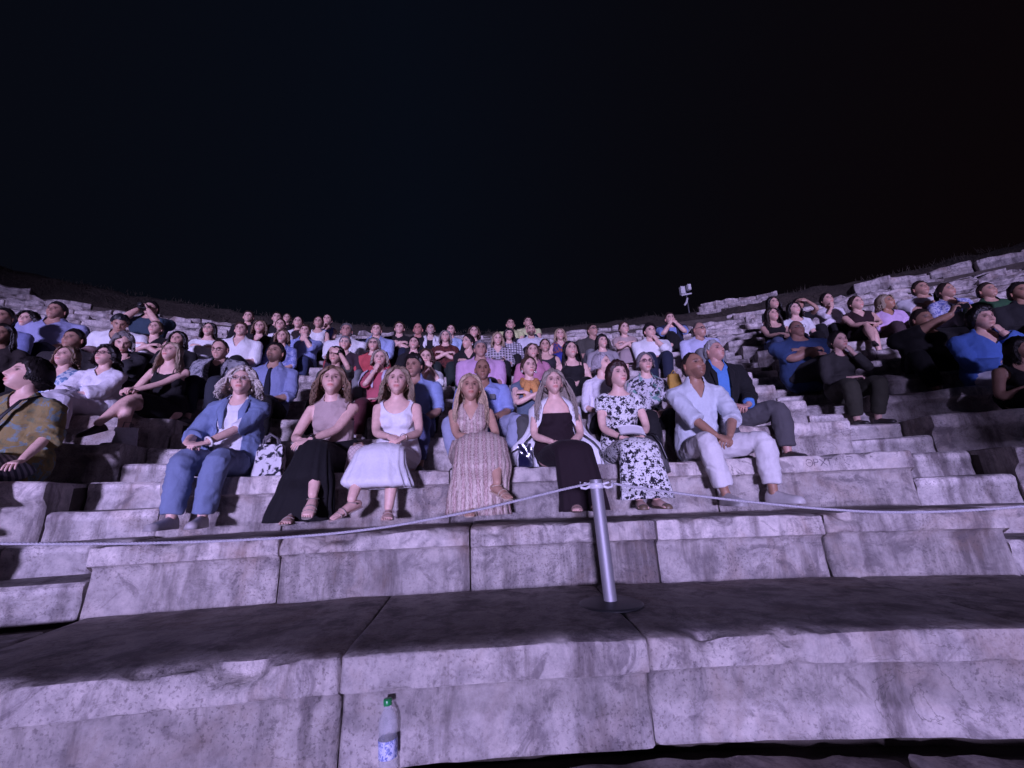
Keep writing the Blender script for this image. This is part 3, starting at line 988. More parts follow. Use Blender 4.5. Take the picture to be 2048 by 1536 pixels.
def hair_cap(sp, style, t, res=1.0, seed=0):
    nv, nu = int(40 * res), int(48 * res)
    la = np.linspace(-math.pi / 2, math.pi / 2, nv)
    lo = np.arange(nu) / nu * 2 * math.pi
    LA, LO = np.meshgrid(la, lo, indexing='ij')
    X = np.cos(LA) * np.sin(LO); Y = np.cos(LA) * np.cos(LO); Z = np.sin(LA)
    d = np.stack([X, Y, Z], -1).reshape(-1, 3)
    az = np.abs(np.arctan2(d[:, 0], -d[:, 1]))
    base = d * A(.0755, .097, .118)
    base[:, 0] *= 1 - .2 * sm(.0, -.1, base[:, 2])
    hz = hairline(az, style if style in ('bald', 'receding', 'fringe', 'short') else 'w')
    wob = fbm(d * 9 + seed, 2) * .006
    s = base[:, 2] - hz + wob
    groove = fbm(np.stack([az * 14, d[:, 2] * 2.0, d[:, 0] * 3], 1) + seed, 2)
    thick = t * (sm(-.004, np.where((az < 1.2) & (style != 'fringe'), .060, .034), s) * .95 + .05) * (1 + .28 * groove + .25 * fbm(d * 4 + seed, 2))
    thick = thick * (.42 + .64 * sm(-.065, .04, base[:, 1])) if style not in ('short', 'receding', 'bald', 'fringe') else thick
    if style not in ('bald', 'receding'):
        thick = thick * (1 - .45 * np.exp(-((base[:, 0] - .014) / .007) ** 2) * sm(.05, .08, base[:, 2]) * sm(.06, .0, base[:, 1]))
    v = base + d * thick[:, None]
    v, f = clip(v, [grid_faces(nu, nv)], s)
    return v, f

def hair_geo(sp, P, near, res):
    h = sp.get('hair', ('short',))
    style = h[0]
    geo = Geo()
    rr = np.random.default_rng(abs(hash(sp['label'])) % 99991 if False else sum(map(ord, sp['label'])))
    sd = rr.random() * 50
    if style == 'none':
        return None
    capst = {'bald': 'bald', 'receding': 'receding', 'short': 'short', 'crop': 'short', 'fringe': 'fringe', 'bobfringe': 'fringe'}.get(style, 'w')
    t = {'bald': .005, 'receding': .010, 'short': .017, 'crop': .007, 'pixie': .022, 'curly': .034, 'bob': .024, 'bobfringe': .022, 'long': .021, 'bun': .014, 'pony': .013, 'fringe': .022}.get(style, .018) * (h[1] if len(h) > 1 and h[1] else 1)
    v, f = hair_cap(sp, capst, t, res * (1.3 if near else .9), sd)
    azv = np.arctan2(v[:, 0] - .012, -v[:, 1] + .02)
    geo.add(v, f, np.clip(1 + (.42 * noise3(np.stack([azv * 13, v[:, 2] * 9, 0 * azv + sd], 1)) + .22 * fbm(v * 70, 2))[:, None] * np.ones(3), .35, 1.6))
    Ln = h[2] if len(h) > 2 else {'bob': .13, 'bobfringe': .13, 'long': .30, 'curly': .12, 'pixie': .035, 'fringe': .03}.get(style, 0)
    dn = P.RH.T @ A(0, 0, -1)                                   # gravity in head space
    a_, b_, c_ = .0755 + t * 1.08 + .001, .097 + t * 1.08 + .001, .118 + t * 1.06
    def lock(az, ztop, L, w, curl=0.0, wav=.006, flare=0.0, fwd=0.0, c=1.0):
        """from the crown over the skull at azimuth az (0 front, + to +x), then hanging"""
        n1, n2 = (5, 7) if near else (4, 5)
        pts = []
        dirh = A(math.sin(az), -math.cos(az), 0)
        zend = -.02 if abs(az) > 1.1 else .03
        for i in range(n1):
            zz = ztop + (zend - ztop) * i / (n1 - 1)
            k = math.sqrt(max(1 - (zz / c_) ** 2, 0.02))
            if abs(az) < 1.15:                     # front hair sweeps aside to the temple
                e_ = az + (math.copysign(1.32, az) - az) * (i / (n1 - 1)) ** .8
                dirh = A(math.sin(e_), -math.cos(e_), 0)
            tt = t * .75 * (1 - sm(.8, 1.5, abs(e_ if abs(az) < 1.15 else az)))
            pts.append(A(dirh[0] * (a_ - tt) * k, dirh[1] * (b_ - tt) * k, zz))
        p = pts[-1].copy()
        out = nrm(A(dirh[0], dirh[1] * .8, 0))
        ph = rr.random() * 6.28
        for i in range(1, n2 + 1):
            q = i / n2
            step = L / n2
            p = p + (dn + out * (flare * (1 - q) * 1.2) + A(0, -1, 0) * fwd) * step
            wv = A(math.sin(ph + q * 9), math.cos(ph * 1.7 + q * 8), 0) * wav
            if curl:
                wv = A(math.sin(ph + q * 13), math.cos(ph + q * 13), .4 * math.sin(q * 9)) * curl
            pts.append(p + wv * min(1, q * 2))
        pts = np.array(pts)
        n = len(pts)
        rad = [(w * (1 - .72 * (max(0, i - n1) / n2) ** 2), w * .45) for i in range(n)]
        lat = np.cross(out, A(0, 0, 1))
        v, f = tube(pts, rad, 4, caps=None, lat=lat)
        geo.add(v, f, np.ones(3) * c)
    def shade(): return .68 + .58 * rr.random()
    nl = {'long': 700, 'bob': 560, 'bobfringe': 380, 'curly': 420, 'pixie': 260}.get(style, 0)
    if not near: nl = int(nl * (.14 if style != 'pixie' else .2))
    wd = .0036 if near else .012
    for i in range(nl):
        u = (i + .5) / nl
        az = (u * 2 - 1)
        lim = {'long': .35, 'bob': .35, 'bobfringe': 1.1, 'curly': .6}.get(style, 1.0)
        azz = math.copysign(lim + (math.pi - lim) * abs(az) ** .85, az)
        zt = .110 - .05 * rr.random()
        L = Ln * (.72 + .38 * rr.random()) * (1 if abs(azz) < 2.4 or style != 'long' else .9)
        if style == 'curly':
            zt = .11 * rr.random() + .005
            lock(azz, zt, L * (.55 + .6 * rr.random()), wd * 2.1, curl=.018, flare=.75, c=shade())
        elif style == 'pixie':
            lock(azz, zt, L, wd * 1.3, wav=.006, flare=.25, c=shade())
        else:
            lock(azz, zt, L, wd * (1.15 if style == 'bob' else 1), wav=max(.003, .009 + .012 * (h[3] if len(h) > 3 else 0)), flare=(.22 if style == 'long' else .20) + (h[4] if len(h) > 4 else 0), fwd=.05 if abs(azz) < 1.6 else -.02, c=shade())
    if style == 'curly':
        for i in range(90 if near else 34):
            th, zz = rr.random() * 6.28, .02 + .098 * rr.random()
            k = math.sqrt(max(1 - (zz / .118) ** 2, 0))
            if math.cos(th) * -1 < -.2 or zz > .07:
                pos = A(math.sin(th) * .08 * k, math.cos(th) * .10 * k, zz) * 1.16
                if pos[1] < -.05 and zz < .075: continue
                v, f = ellipsoid(pos, A(.016, .016, .013) * (.8 + .5 * rr.random()), 6, 5)
                geo.add(v, f, np.ones(3) * shade())
    if style in ('bobfringe', 'fringe'):
        for i in range(26 if near else 12):
            az = (i / (25.0 if near else 11.0) * 2 - 1) * .85
            lock(az, .10, .012 + .008 * rr.random(), wd * 1.1, wav=.002, flare=.1, c=shade())
    if style == 'bun':
        v, f = ellipsoid((0, .085, .075), (.042, .038, .038), 12, 9)
        v = v + fbm(v * 60 + sd, 2)[:, None] * .004
        geo.add(v, f, (.95,) * 3)
    if style == 'pony':
        n = 14 if near else 6
        for i in range(n):
            o = A(rr.normal(0, .012), .108, .05 + rr.normal(0, .01))
            pts = [o, o + A(0, .03, -.02), o + A(rr.normal(0, .01), .04, -.09), o + A(rr.normal(0, .02), .03, -.18)]
            v, f = tube(pts, [.010, .014, .012, .004], 5, None)
            geo.add(v, f, np.ones(3) * shade())
    return geo

def glasses_geo(sun=False):
    g = Geo()
    for q in (-1, 1):
        th = np.linspace(0, 2 * math.pi, 17)
        pts = np.stack([q * .032 + .0215 * np.cos(th), -.1035 + .004 * np.abs(np.cos(th)) * 0 + 0 * th, .010 + .0165 * np.sin(th)], 1)
        v, f = tube(pts, [.0022] * 17, 5, None, lat=A(0, 1, 0))
        g.add(v, f)
        v, f = tube([(q * .053, -.102, .014), (q * .072, -.06, .014), (q * .079, .005, .012)], [.0020] * 3, 5, None, lat=A(0, 0, 1))
        g.add(v, f)
    v, f = tube([(-.0105, -.105, .012), (0, -.107, .014), (.0105, -.105, .012)], [.002] * 3, 5, None, lat=A(0, 0, 1))
    g.add(v, f)
    return g

def hand_geo(w, d, n, curl, side, S=1.0, res=6):
    """wrist, finger direction, palm normal, curl 0..1; side +1 when the thumb leaves towards cross(d, n)"""
    g = Geo()
    d, n = nrm(d), nrm(n)
    l = nrm(np.cross(d, n)) * side                 # towards the thumb
    o = np.asarray(w, float)
    pts = [o - d * .012 * S, o + d * .018 * S, o + d * .05 * S, o + d * .086 * S]
    v, f = tube(pts, [(.024 * S, .017 * S), (.029 * S, .0165 * S), (.039 * S, .0150 * S), (.040 * S, .0125 * S)], 10, 'round', lat=l)
    g.add(v, f)
    for i, (off, L, r) in enumerate(((.0285, .072, .0083), (.0095, .080, .0086), (-.0095, .075, .0082), (-.0275, .058, .0073))):
        b = o + d * (.088 - .004 * (i == 3)) * S + l * off * S
        seg = [.45 * L, .31 * L, .24 * L]
        ang = 0.0
        fan = (1.5 - i) * .055
        dd = nrm(d + l * fan)
        P = [b - dd * .012 * S, b]
        c = curl * (1 + .10 * (i - 1)) 
        for k, s_ in enumerate(seg):
            ang += c * (1.05, 1.25, .8)[k]
            q = dd * math.cos(ang) + n * math.sin(ang)
            P.append(P[-1] + q * s_ * S)
        rr = [r * S, r * 1.04 * S, r * .97 * S, r * .90 * S, r * .72 * S]
        v, f = tube(P, rr, res, 'round', lat=l)
        g.add(v, f)
    b = o + d * .022 * S + l * .026 * S
    q1 = nrm(d * .62 + l * .72 + n * .25)
    q2 = nrm(d * .85 + l * .38 + n * (.25 + .5 * curl))
    q3 = nrm(d * .95 + l * .05 + n * (.3 + .7 * curl))
    P = [b, b + q1 * .032 * S, b + q1 * .032 * S + q2 * .030 * S, b + q1 * .032 * S + q2 * .030 * S + q3 * .024 * S]
    v, f = tube(P, [.0125 * S, .0105 * S, .0095 * S, .0068 * S], res, 'round', lat=n)
    g.add(v, f)
    return g

def foot_frame(P, q):
    t = P.toe[q]
    up = A(0, 0, 1)
    up = nrm(up - t * up.dot(t))
    return P.ank[q], t, up, np.cross(t, up)

def foot_geo(P, q):
    """bare foot with five toes"""
    o, t, up, l = foot_frame(P, q)
    S = P.S
    g = Geo()
    pts = [o - t * .045 * S - up * .055 * S, o - t * .01 * S - up * .045 * S, o + t * .06 * S - up * .052 * S, o + t * .12 * S - up * .063 * S, o + t * .155 * S - up * .068 * S]
    v, f = tube(pts, [(.026 * S, .028 * S), (.031 * S, .037 * S), (.036 * S, .029 * S), (.042 * S, .020 * S), (.040 * S, .014 * S)], 10, 'round', lat=l)
    g.add(v, f)
    inner = 1 if q == 'a' else -1
    for i in range(5):
        x = (.030 - .0155 * i) * inner * S
        L = (.040, .038, .033, .028, .022)[i] * S
        b = o + t * .15 * S - up * .071 * S + l * x * (1 if np.dot(l, A(1, 0, 0)) > 0 else -1)
        v, f = tube([b, b + t * L * .6, b + t * L - up * .003], [(.0105 if i == 0 else .0078) * S] * 2 + [.006 * S], 6, 'round', lat=l)
        g.add(v, f)
    return g

def shoe_geo(P, q, kind='shoe'):
    o, t, up, l = foot_frame(P, q)
    S = P.S * (1.04 if P.g == 'm' else 1)
    g = Geo()
    if kind == 'sandal':
        pts = [o - t * .05 * S - up * .083 * S, o + t * .05 * S - up * .083 * S, o + t * .14 * S - up * .083 * S, o + t * .19 * S - up * .083 * S]
        v, f = tube(pts, [(.030 * S, .006), (.035 * S, .006), (.045 * S, .006), (.034 * S, .006)], 10, 'round', lat=l)
        g.add(v, f)
        for a_, h_ in ((.135, .050), (.10, .045), (.0, .02)):
            th = np.linspace(-.25, math.pi + .25, 9)
            c = o + t * a_ * S - up * .075 * S
            wid, hei = (.047, .030) if a_ > .05 else (.040, .085)
            if a_ > .05: wid, hei = .045, .026 + (.135 - a_) * .5
            else: c = o - up * .035 * S; wid, hei = .040, .040
            pts = [c + l * math.cos(x) * wid * S + (up if a_ > .05 else nrm(t * .9 + up * .5)) * math.sin(x) * hei * S for x in th]
            v, f = tube(pts, [(.006, .0028)] * 9, 5, None, lat=t)
            g.add(v, f)
        return g
    h = {'shoe': .0, 'sneaker': .014, 'heel': .0, 'flat': -.02}[kind]
    ys = [-.062, -.045, .0, .06, .115, .16, .195, .205]
    hw = [.022, .031, .034, .037, .044, .043, .029, .012]
    ht = [.050 + h, .072 + h, .078 + h, .062 + h * .6, .046, .038, .030, .020]
    if kind == 'sneaker':
        hw = [.024, .034, .036, .040, .047, .047, .037, .018]; ht = [.066, .092, .094, .074, .056, .050, .042, .026]
    if kind == 'flat': ht = [.052, .050, .024, .020, .034, .036, .030, .018]
    V, n = [], 12
    for y_, w_, h_ in zip(ys, hw, ht):
        for k in range(n):
            a = k / n * 2 * math.pi
            cx = math.cos(a); sz = math.sin(a)
            zz = (h_ * (abs(sz) ** .8)) if sz > 0 else -.006 * (abs(sz) ** .3)
            V.append(o + t * y_ * S + l * (abs(cx) ** .75 * math.copysign(1, cx) * w_ * S * (1 if sz <= .2 else 1 - .35 * max(0, sz) ** 2)) + up * ((-.085 + .006) * 1 + zz * S))
    V = np.array(V)
    f = grid_faces(n, len(ys))
    if kind == 'sneaker':                      # pale rubber sole standing proud
        pass
    a, b = V[:n].mean(0), V[-n:].mean(0)
    m = len(V); i = np.arange(n); k = (len(ys) - 1) * n
    g.add(np.concatenate([V, [a], [b]]), [f, np.concatenate([np.stack([np.full(n, m), (i + 1) % n, i], 1), np.stack([np.full(n, m + 1), k + i, k + (i + 1) % n], 1)])])
    return g

def torso_geo(P, off, lo=-.03, hi=.53, bust=True, loose=0.0, belly=0.0):
    sec = SEC_F if P.g == 'f' else SEC_M
    g = Geo()
    vs_ = np.array([s[0] for s in sec]); rx = np.array([s[1] for s in sec]); ry = np.array([s[2] for s in sec])
    vv = np.linspace(max(lo, -.02), min(hi, .52), 15)
    pts, rad = [], []
    for v in vv:
        b = belly * math.exp(-((v - .13) / .10) ** 2)
        k = loose * sm(.40, .10, v)
        pts.append(P.spine(v) + P.F * (.5 * b + .012 * math.exp(-((v - .35) / .08) ** 2)))
        rad.append((np.interp(v, vs_, rx) * P.w + off + k * .6 + b * .5, np.interp(v, vs_, ry) * P.w + off + k + b * .55))
    v, f = tube(pts, rad, 22, 'round', lat=P.X)
    g.add(v, f)
    if P.g == 'f' and bust and hi > .3:
        for q in (-1, 1):
            c = P.spine(.325) + P.X * q * .068 * P.w + P.F * .085 * P.w
            v, f = ellipsoid(c, A(.062, .052, .060) * P.w * P.bust + off, 10, 8)
            g.add(v, f)
    for q in 'ab':
        if hi > .45:
            v, f = ellipsoid(P.sh[q] - P.U * .012, A(.052, .052, .055) * P.w * (1.08 if P.g == 'm' else .95) + off, 10, 8)
            g.add(v, f)
            s_ = P.spine(.475)
            v, f = tube([s_ + (P.sh[q] - s_) * .2, P.sh[q] - P.U * .004], [.046 * P.w + off, .044 * P.w + off], 10)
            g.add(v, f)
    return g

def limb(a, b, c, r, off=0.0, t0=0.0, t1=2.0, loose=0.0, n=6):
    """two-bone limb from parameter t0 to t1 (0..1 upper, 1..2 lower); r: radii at 0, .5, 1, 1.4, 2"""
    ts = np.linspace(t0, t1, n * 2)
    pts, rad = [], []
    for t_ in ts:
        p_ = a + (b - a) * t_ if t_ <= 1 else b + (c - b) * (t_ - 1)
        pts.append(p_)
        rad.append(np.interp(t_, [0, .5, 1, 1.4, 2], r) + off + loose * (t_ / 2))
    pts = np.array(pts)
    for _ in range(1):
        pts[1:-1] = .5 * pts[1:-1] + .25 * (pts[:-2] + pts[2:])
    return pts, rad

ARM_R = lambda P: np.array([.050, .047, .038, .040, .026]) * P.w * (1.0 if P.g == 'm' else .86) * P.armf
LEG_R = lambda P: np.array([.092, .084, .060, .059, .037]) * (.5 * P.w + .5 * P.S) * P.legf

def skirt_geo(P, end, flare, pleats, amp, off=.014, seed=0, near=True):
    """one draped sheet round both legs: over the thighs, then hanging from the knees; end 1 knee .. 2 ankle"""
    rr = np.random.default_rng(seed)
    nr = 84 if near else 44
    R = LEG_R(P)
    up, fw = A(0, 0, 1), A(0, -1, 0)
    rings = []                                     # centre, X, N, half width, half depth, pleat amount
    for v_, wx, wn in ((.19, .145, .105), (.14, .160, .115), (.09, .178, .124), (.04, .187, .126)):
        rings.append((P.spine(v_), P.X, P.F, wx * P.w + off, wn * P.w + off, .1))
    ka, kb = P.knee['a'], P.knee['b']
    for t_ in np.linspace(.06, min(end, .96), 9 if near else 6):
        pa = {q: P.hip[q] + (P.knee[q] - P.hip[q]) * t_ for q in 'ab'}
        r = np.interp(t_, [0, .5, 1], R[:3])
        c = .5 * (pa['a'] + pa['b'])
        al = np.interp(t_, [0, .10, .30, .8, .96], [1.35, .9, .18, .15, .55])
        Nn = up * math.cos(al) + fw * math.sin(al)
        wx = .5 * abs(pa['b'][0] - pa['a'][0]) + r + off
        wn = r + off + .5 * abs(pa['b'][2] - pa['a'][2]) + .012 * (1 - t_)
        rings.append((c, A(1, 0, 0), Nn, wx, wn, .12 + .3 * t_))
    if end > 1:
        kz = max(ka[2], kb[2])
        kmid = .5 * (ka + kb)
        hem = kz + (min(P.ank['a'][2], P.ank['b'][2]) - .075 - kz) * (end - 1)
        low = 'a' if P.ank['a'][2] < P.ank['b'][2] else 'b'
        hi = 'b' if low == 'a' else 'a'
        n = 14 if near else 8
        for i in range(n):
            s = (i + .35) / (n - .65)
            z = kz - .01 + (hem - kz) * s
            def at(q):
                k_, a_ = P.knee[q], P.ank[q]
                u = np.clip((k_[2] - z) / (k_[2] - a_[2] + 1e-6), 0, 1)
                return k_ + (a_ - k_) * u
            pl, ph_ = at(low), at(hi)
            wgt = .5 if P.ank[hi][2] < z + .02 else .5
            x0, x1 = min(pl[0], ph_[0]), max(pl[0], ph_[0])
            if abs(P.ank['a'][2] - P.ank['b'][2]) > .06:          # crossed: cloth hangs round the standing leg, the other foot pokes out
                g_ = sm(.25, .9, s)
                x0 = x0 * (1 - g_) + (min(pl[0], kmid[0]) - .03) * g_
                x1 = x1 * (1 - g_) + (max(pl[0], kmid[0]) + .03) * g_
            yf = min(ka[1], kb[1]) - R[2] * .9 - off - flare * .6 * s
            over = sm(P.ank[hi][2] + .03, P.ank[hi][2] + .12, z) if abs(P.ank['a'][2] - P.ank['b'][2]) > .06 else 0.0
            if over > 0:
                yf = yf * (1 - over) + min(yf, ph_[1] - R[3] - off - .012) * over
                x0 = x0 * (1 - over) + min(x0, pl[0], ph_[0]) * over
                x1 = x1 * (1 - over) + max(x1, pl[0], ph_[0]) * over
            yb = max(pl[1], ph_[1] if s < .5 else pl[1]) + R[3] * .8 + off
            al = np.interp(s, [0, .12, .3, 1], [.95, 1.3, 1.55, 1.57])
            Nn = up * math.cos(al) + fw * math.sin(al)
            c = A(.5 * (x0 + x1), .5 * (yf + yb), z)
            rings.append((c, A(1, 0, 0), Nn, .5 * (x1 - x0) + R[2] + off + flare * s, .5 * (yb - yf), .35 + .65 * s))
    ph = rr.random() * 6.28
    th = np.arange(nr) / nr * 2 * math.pi
    V = []
    for i, (c, X, Nn, wx, wn, am) in enumerate(rings):
        k = 1 + amp * am * (np.sin(pleats * th + ph + .25 * math.sin(i * .5)) * .65 + .35 * np.sin(round(pleats * 1.7) * th + 2.1 + .06 * i))
        cx, sx = np.cos(th), np.sin(th)
        V.append(c + np.outer(k * wx * np.sign(cx) * np.abs(cx) ** .85, X) + np.outer(k * wn * np.sign(sx) * np.abs(sx) ** .85, Nn))
    V = np.array(V)
    V[1:-1] = .5 * V[1:-1] + .25 * (V[:-2] + V[2:])
    return V.reshape(-1, 3), [grid_faces(nr, len(rings))]

def drape(name, mat, th0=((.50, .95), (.46, .62), (.40, .55), (.30, .80), (.18, 1.25), (.05, 1.55), (-.06, 1.7)), grow=.16):
    """a jacket hung over both shoulders, open in front, falling to the seat"""
    def f(p, nm):
        P = p.P
        sec = SEC_F if P.g == 'f' else SEC_M
        vs_ = [s[0] for s in sec]
        V = []
        hs = np.linspace(.505, -.07, 26)
        nt = 56
        for h in hs:
            a0 = np.interp(-h, [-x for x, _ in th0], [y for _, y in th0])
            th = np.linspace(a0, 2 * math.pi - a0, nt)
            sh = sm(.50, .40, h)
            rx = np.interp(h, vs_, [s[1] for s in sec]) * P.w + .022 + sh * (.060 + grow * sm(.35, -.05, h))
            ry = np.interp(h, vs_, [s[2] for s in sec]) * P.w + .024 + .03 * sm(.4, .0, h)
            k = 1 + .05 * sm(.42, .1, h) * np.sin(th * 13 + h * 5)
            for a_, kk in zip(th, k):
                V.append(P.spine(max(h, -.07)) + P.X * math.sin(a_) * rx * kk + P.F * math.cos(a_) * ry * kk)
        V = np.array(V)
        V[:, 2] = np.maximum(V[:, 2], .006)
        ob = put(nm, make_mesh(nm, V, [grid_faces(nt, len(hs), False)]), mat, p.o)
        md = ob.modifiers.new('cloth thickness', 'SOLIDIFY'); md.thickness = .007; md.offset = 1
    return (name, f)

JOBS = []          # closed shells waiting for one shared voxel fuse

class Person:
    pass

def solve_pose(sp):
    """seat the figure on its row so that head lands where the photograph shows it"""
    k, (hx, hy) = sp['k'], sp['at']
    r = seatR(k) + sp.get('back', .25)
    z = TJ[3 + k]
    phi, ts = 0.0, 1.0
    for it in range(7):
        P = Pose(sp, ts)
        def world(phi, P):
            M = rotz(-rad_(phi) + rad_(sp.get('turn', 0)))
            return pol(r, phi, z) + M @ P.head
        lo, hi = -40.0, 42.0
        for _ in range(36):
            m = .5 * (lo + hi)
            w = world(m, P)
            if (Vector(w) - Vector(CAM_POS)).dot(FW) < .2:
                u = -1e5 if m < 0 else 1e5
            else:
                u = project(w)[0]
            if u < hx: lo = m
            else: hi = m
        phi = .5 * (lo + hi)
        w = world(phi, P)
        v = project(w)[1]
        d = (Vector(w) - Vector(CAM_POS)).dot(FW)
        dz = (v - hy) * d / FPX * .95
        ts = min(max(ts + dz / .52, sp.get('tsmin', .84)), sp.get('tsmax', 1.17))
    return P, phi, ts, r, z, v - hy

def build_person(sp):
    if sp['k'] >= 3:
        sp['w'] = sp.get('w', 1.0) * 1.14
        sp['hs'] = sp.get('hs', .97 if sp.get('g') == 'f' else 1.03) * 1.06
        sp['S'] = (.97 if sp.get('g') == 'f' else 1.03) * 1.05
    P, phi, ts, r, z, err = solve_pose(sp)
    p = Person()
    p.sp, p.P, p.phi, p.err, p.ts = sp, P, phi, err, ts
    k = sp['k']
    near = sp.get('near', k <= 0)
    p.near = near
    mid = k <= 2
    P.bust = sp.get('bust', 1.0); P.armf = sp.get('armf', 1.0); P.legf = sp.get('legf', 1.0)
    vox = .0115 if near else (.015 if mid else .021)
    p.loc = pol(r, phi, z)
    p.rot = -rad_(phi) + rad_(sp.get('turn', 0))
    top = sp.get('top', {})
    bot = sp.get('bot', {})
    skirt = bot.get('kind', 'trousers') in ('skirt', 'dress')
    AR, LR = ARM_R(P), LEG_R(P)
    # --- body: one fused surface, slimmer where cloth covers it
    b = Geo()
    b.join(torso_geo(P, -.006, belly=sp.get('belly', 0)))
    nk0 = P.spine(.46)
    v, f = tube([nk0, P.neck0 + (P.jaw - P.neck0) * .3, P.jaw + (P.head - P.jaw) * .35, P.jaw + (P.head - P.jaw) * .8], [(.066 * P.w, .060 * P.w), (.053 * P.w, .055 * P.w), (.050 * P.w, .054 * P.w), (.045, .050)], 14, 'round', lat=P.X)
    b.add(v, f)
    for q in 'ab':
        pts, rad = limb(P.sh[q], P.elb[q], P.wri[q], AR)
        v, f = tube(pts, rad, 12); b.add(v, f)
        pts, rad = limb(P.hip[q], P.knee[q], P.ank[q], LR, off=-.004 if not skirt else -.004)
        v, f = tube(pts, rad, 14); b.add(v, f)
        v, f = ellipsoid(P.ank[q], A(.036, .038, .04) * P.S, 10, 8); b.add(v, f)
    JOBS.append((p, 'body', b, vox, 4))
    # --- garment on the upper body
    off = .011 if near else .015
    if top:
        lo = top.get('lo', .0 if not top.get('tuck') else .06)
        g = torso_geo(P, off + top.get('off', 0), lo=lo, hi=.505, loose=top.get('loose', .0), belly=sp.get('belly', 0))
        sl = top.get('sleeve', 0)
        for q in 'ab':
            s_ = sl if np.isscalar(sl) else sl[q]
            if s_ > 0:
                pts, rad = limb(P.sh[q], P.elb[q], P.wri[q], AR, off=off + .004 + top.get('soff', 0), t1=s_, loose=top.get('sloose', .006))
                v, f = tube(pts, rad, 14, caps='flat'); g.add(v, f)
        JOBS.append((p, 'top', g, vox, 3))
    if sp.get('jacket'):
        J = sp['jacket']
        g = torso_geo(P, off + .016 + J.get('off', 0), lo=J.get('lo', -.02), hi=.515, loose=J.get('loose', .015), belly=sp.get('belly', 0))
        if J.get('sleeve', 1.9) > 0:
            for q in 'ab':
                pts, rad = limb(P.sh[q], P.elb[q], P.wri[q], AR, off=off + .018, t1=J.get('sleeve', 1.9), loose=.008)
                v, f = tube(pts, rad, 14, caps='flat'); g.add(v, f)
        JOBS.append((p, 'jacket', g, vox, 3))
    if bot and not skirt:
        g = torso_geo(P, off - .001, lo=-.03, hi=bot.get('waist', .12), bust=False, belly=sp.get('belly', 0))
        for q in 'ab':
            pts, rad = limb(P.hip[q], P.knee[q], P.ank[q], LR, off=off, t1=bot.get('len', 1.9), loose=bot.get('loose', .010), n=8)
            v, f = tube(pts, rad, 16, caps='flat'); g.add(v, f)
        v, f = ellipsoid(.5 * (P.hip['a'] + P.hip['b']) - A(0, 0.03, 0), A(.12, .10, .085) * P.w, 12, 8); g.add(v, f)
        JOBS.append((p, 'bottom', g, vox, 3))
    return p

def run_jobs():
    """fuse every shell with a voxel remesh; all evaluated together"""
    tmp = []
    for i, (p, key, g, vox, it) in enumerate(JOBS):
        me = g.mesh('tmp', color=False)
        o = bpy.data.objects.new('tmp', me)
        col.objects.link(o)
        m = o.modifiers.new('r', 'REMESH'); m.mode = 'VOXEL'; m.voxel_size = vox
        m = o.modifiers.new('s', 'SMOOTH'); m.factor = .5; m.iterations = it
        tmp.append(o)
    dg = bpy.context.evaluated_depsgraph_get()
    dg.update()
    for o, (p, key, g, vox, it) in zip(tmp, JOBS):
        ev = o.evaluated_get(dg)
        me = ev.to_mesh()
        v = np.empty(len(me.vertices) * 3, np.float32); me.vertices.foreach_get('co', v)
        tot = np.empty(len(me.polygons), np.int32); me.polygons.foreach_get('loop_total', tot)
        idx = np.empty(len(me.loops), np.int32); me.loops.foreach_get('vertex_index', idx)
        nv = np.empty(len(me.vertices) * 3, np.float32); me.vertices.foreach_get('normal', nv)
        start = np.concatenate([[0], np.cumsum(tot)[:-1]])
        fs = []
        for n in (3, 4):
            s_ = start[tot == n]
            if len(s_):
                fs.append(idx[s_[:, None] + np.arange(n)].astype(int))
        setattr(p, key + '_m', (v.reshape(-1, 3).astype(float), fs, nv.reshape(-1, 3).astype(float)))
        ev.to_mesh_clear()
    for o in tmp:
        me = o.data
        bpy.data.objects.remove(o)
        bpy.data.meshes.remove(me)
    JOBS.clear()

def neck_scalar(P, v, top):
    """positive where cloth stays: cuts the neck opening and the armholes"""
    rel = v - P.spine(0)
    x = rel @ P.X; f = (v - P.spine(.40)) @ P.F; h = (rel @ P.U) / P.tv
    kind = top.get('neck', 'crew')
    fr = sm(-.02, .04, f)
    w = {'crew': .066, 'v': .070, 'scoop': .095, 'strap': .112, 'collar': .060, 'boat': .125, 'high': .055, 'spag': .14, 'bandeau': .9, 'open': .062}.get(kind, .07) * P.w
    depth = top.get('depth', {'crew': .040, 'v': .13, 'scoop': .095, 'strap': .115, 'collar': .075, 'boat': .040, 'high': .012, 'spag': .10, 'bandeau': .10, 'open': .16}.get(kind, .05))
    u = np.clip(np.abs(x) / w, 0, 1)
    shape = (1 - u) if kind in ('v', 'collar', 'open') else np.sqrt(np.clip(1 - u * u, 0, 1))
    top_h = .492 - fr * depth * shape - (1 - fr) * top.get('backd', .006) * shape
    s = np.where(np.abs(x) < w, (top_h - h), .05)
    s = np.maximum(s, (np.abs(x) - w) * 1.0)
    if kind == 'bandeau':
        s = (.385 - .02 * fr) - h
    if kind == 'spag':
        s = np.minimum(s, (.405 - .05 * np.clip(1 - np.abs(np.abs(x) - .07) / .07, 0, 1) * 0 - h) + np.clip(.05 - np.abs(np.abs(x) - .075), -1, .05) * .9)
    if top.get('sleeve', 0) == 0 and kind != 'bandeau':
        for q in 'ab':
            sd = -1 if q == 'a' else 1
            c = P.sh[q] + P.X * sd * .012 - P.U * .02
            dd = v - c
            e = np.sqrt(((dd @ P.X) / .062) ** 2 + ((dd @ P.U) / .085) ** 2 + ((dd @ P.F) / .12) ** 2) - 1
            s = np.minimum(s, e * .06 + top.get('arm', 0))
    return s

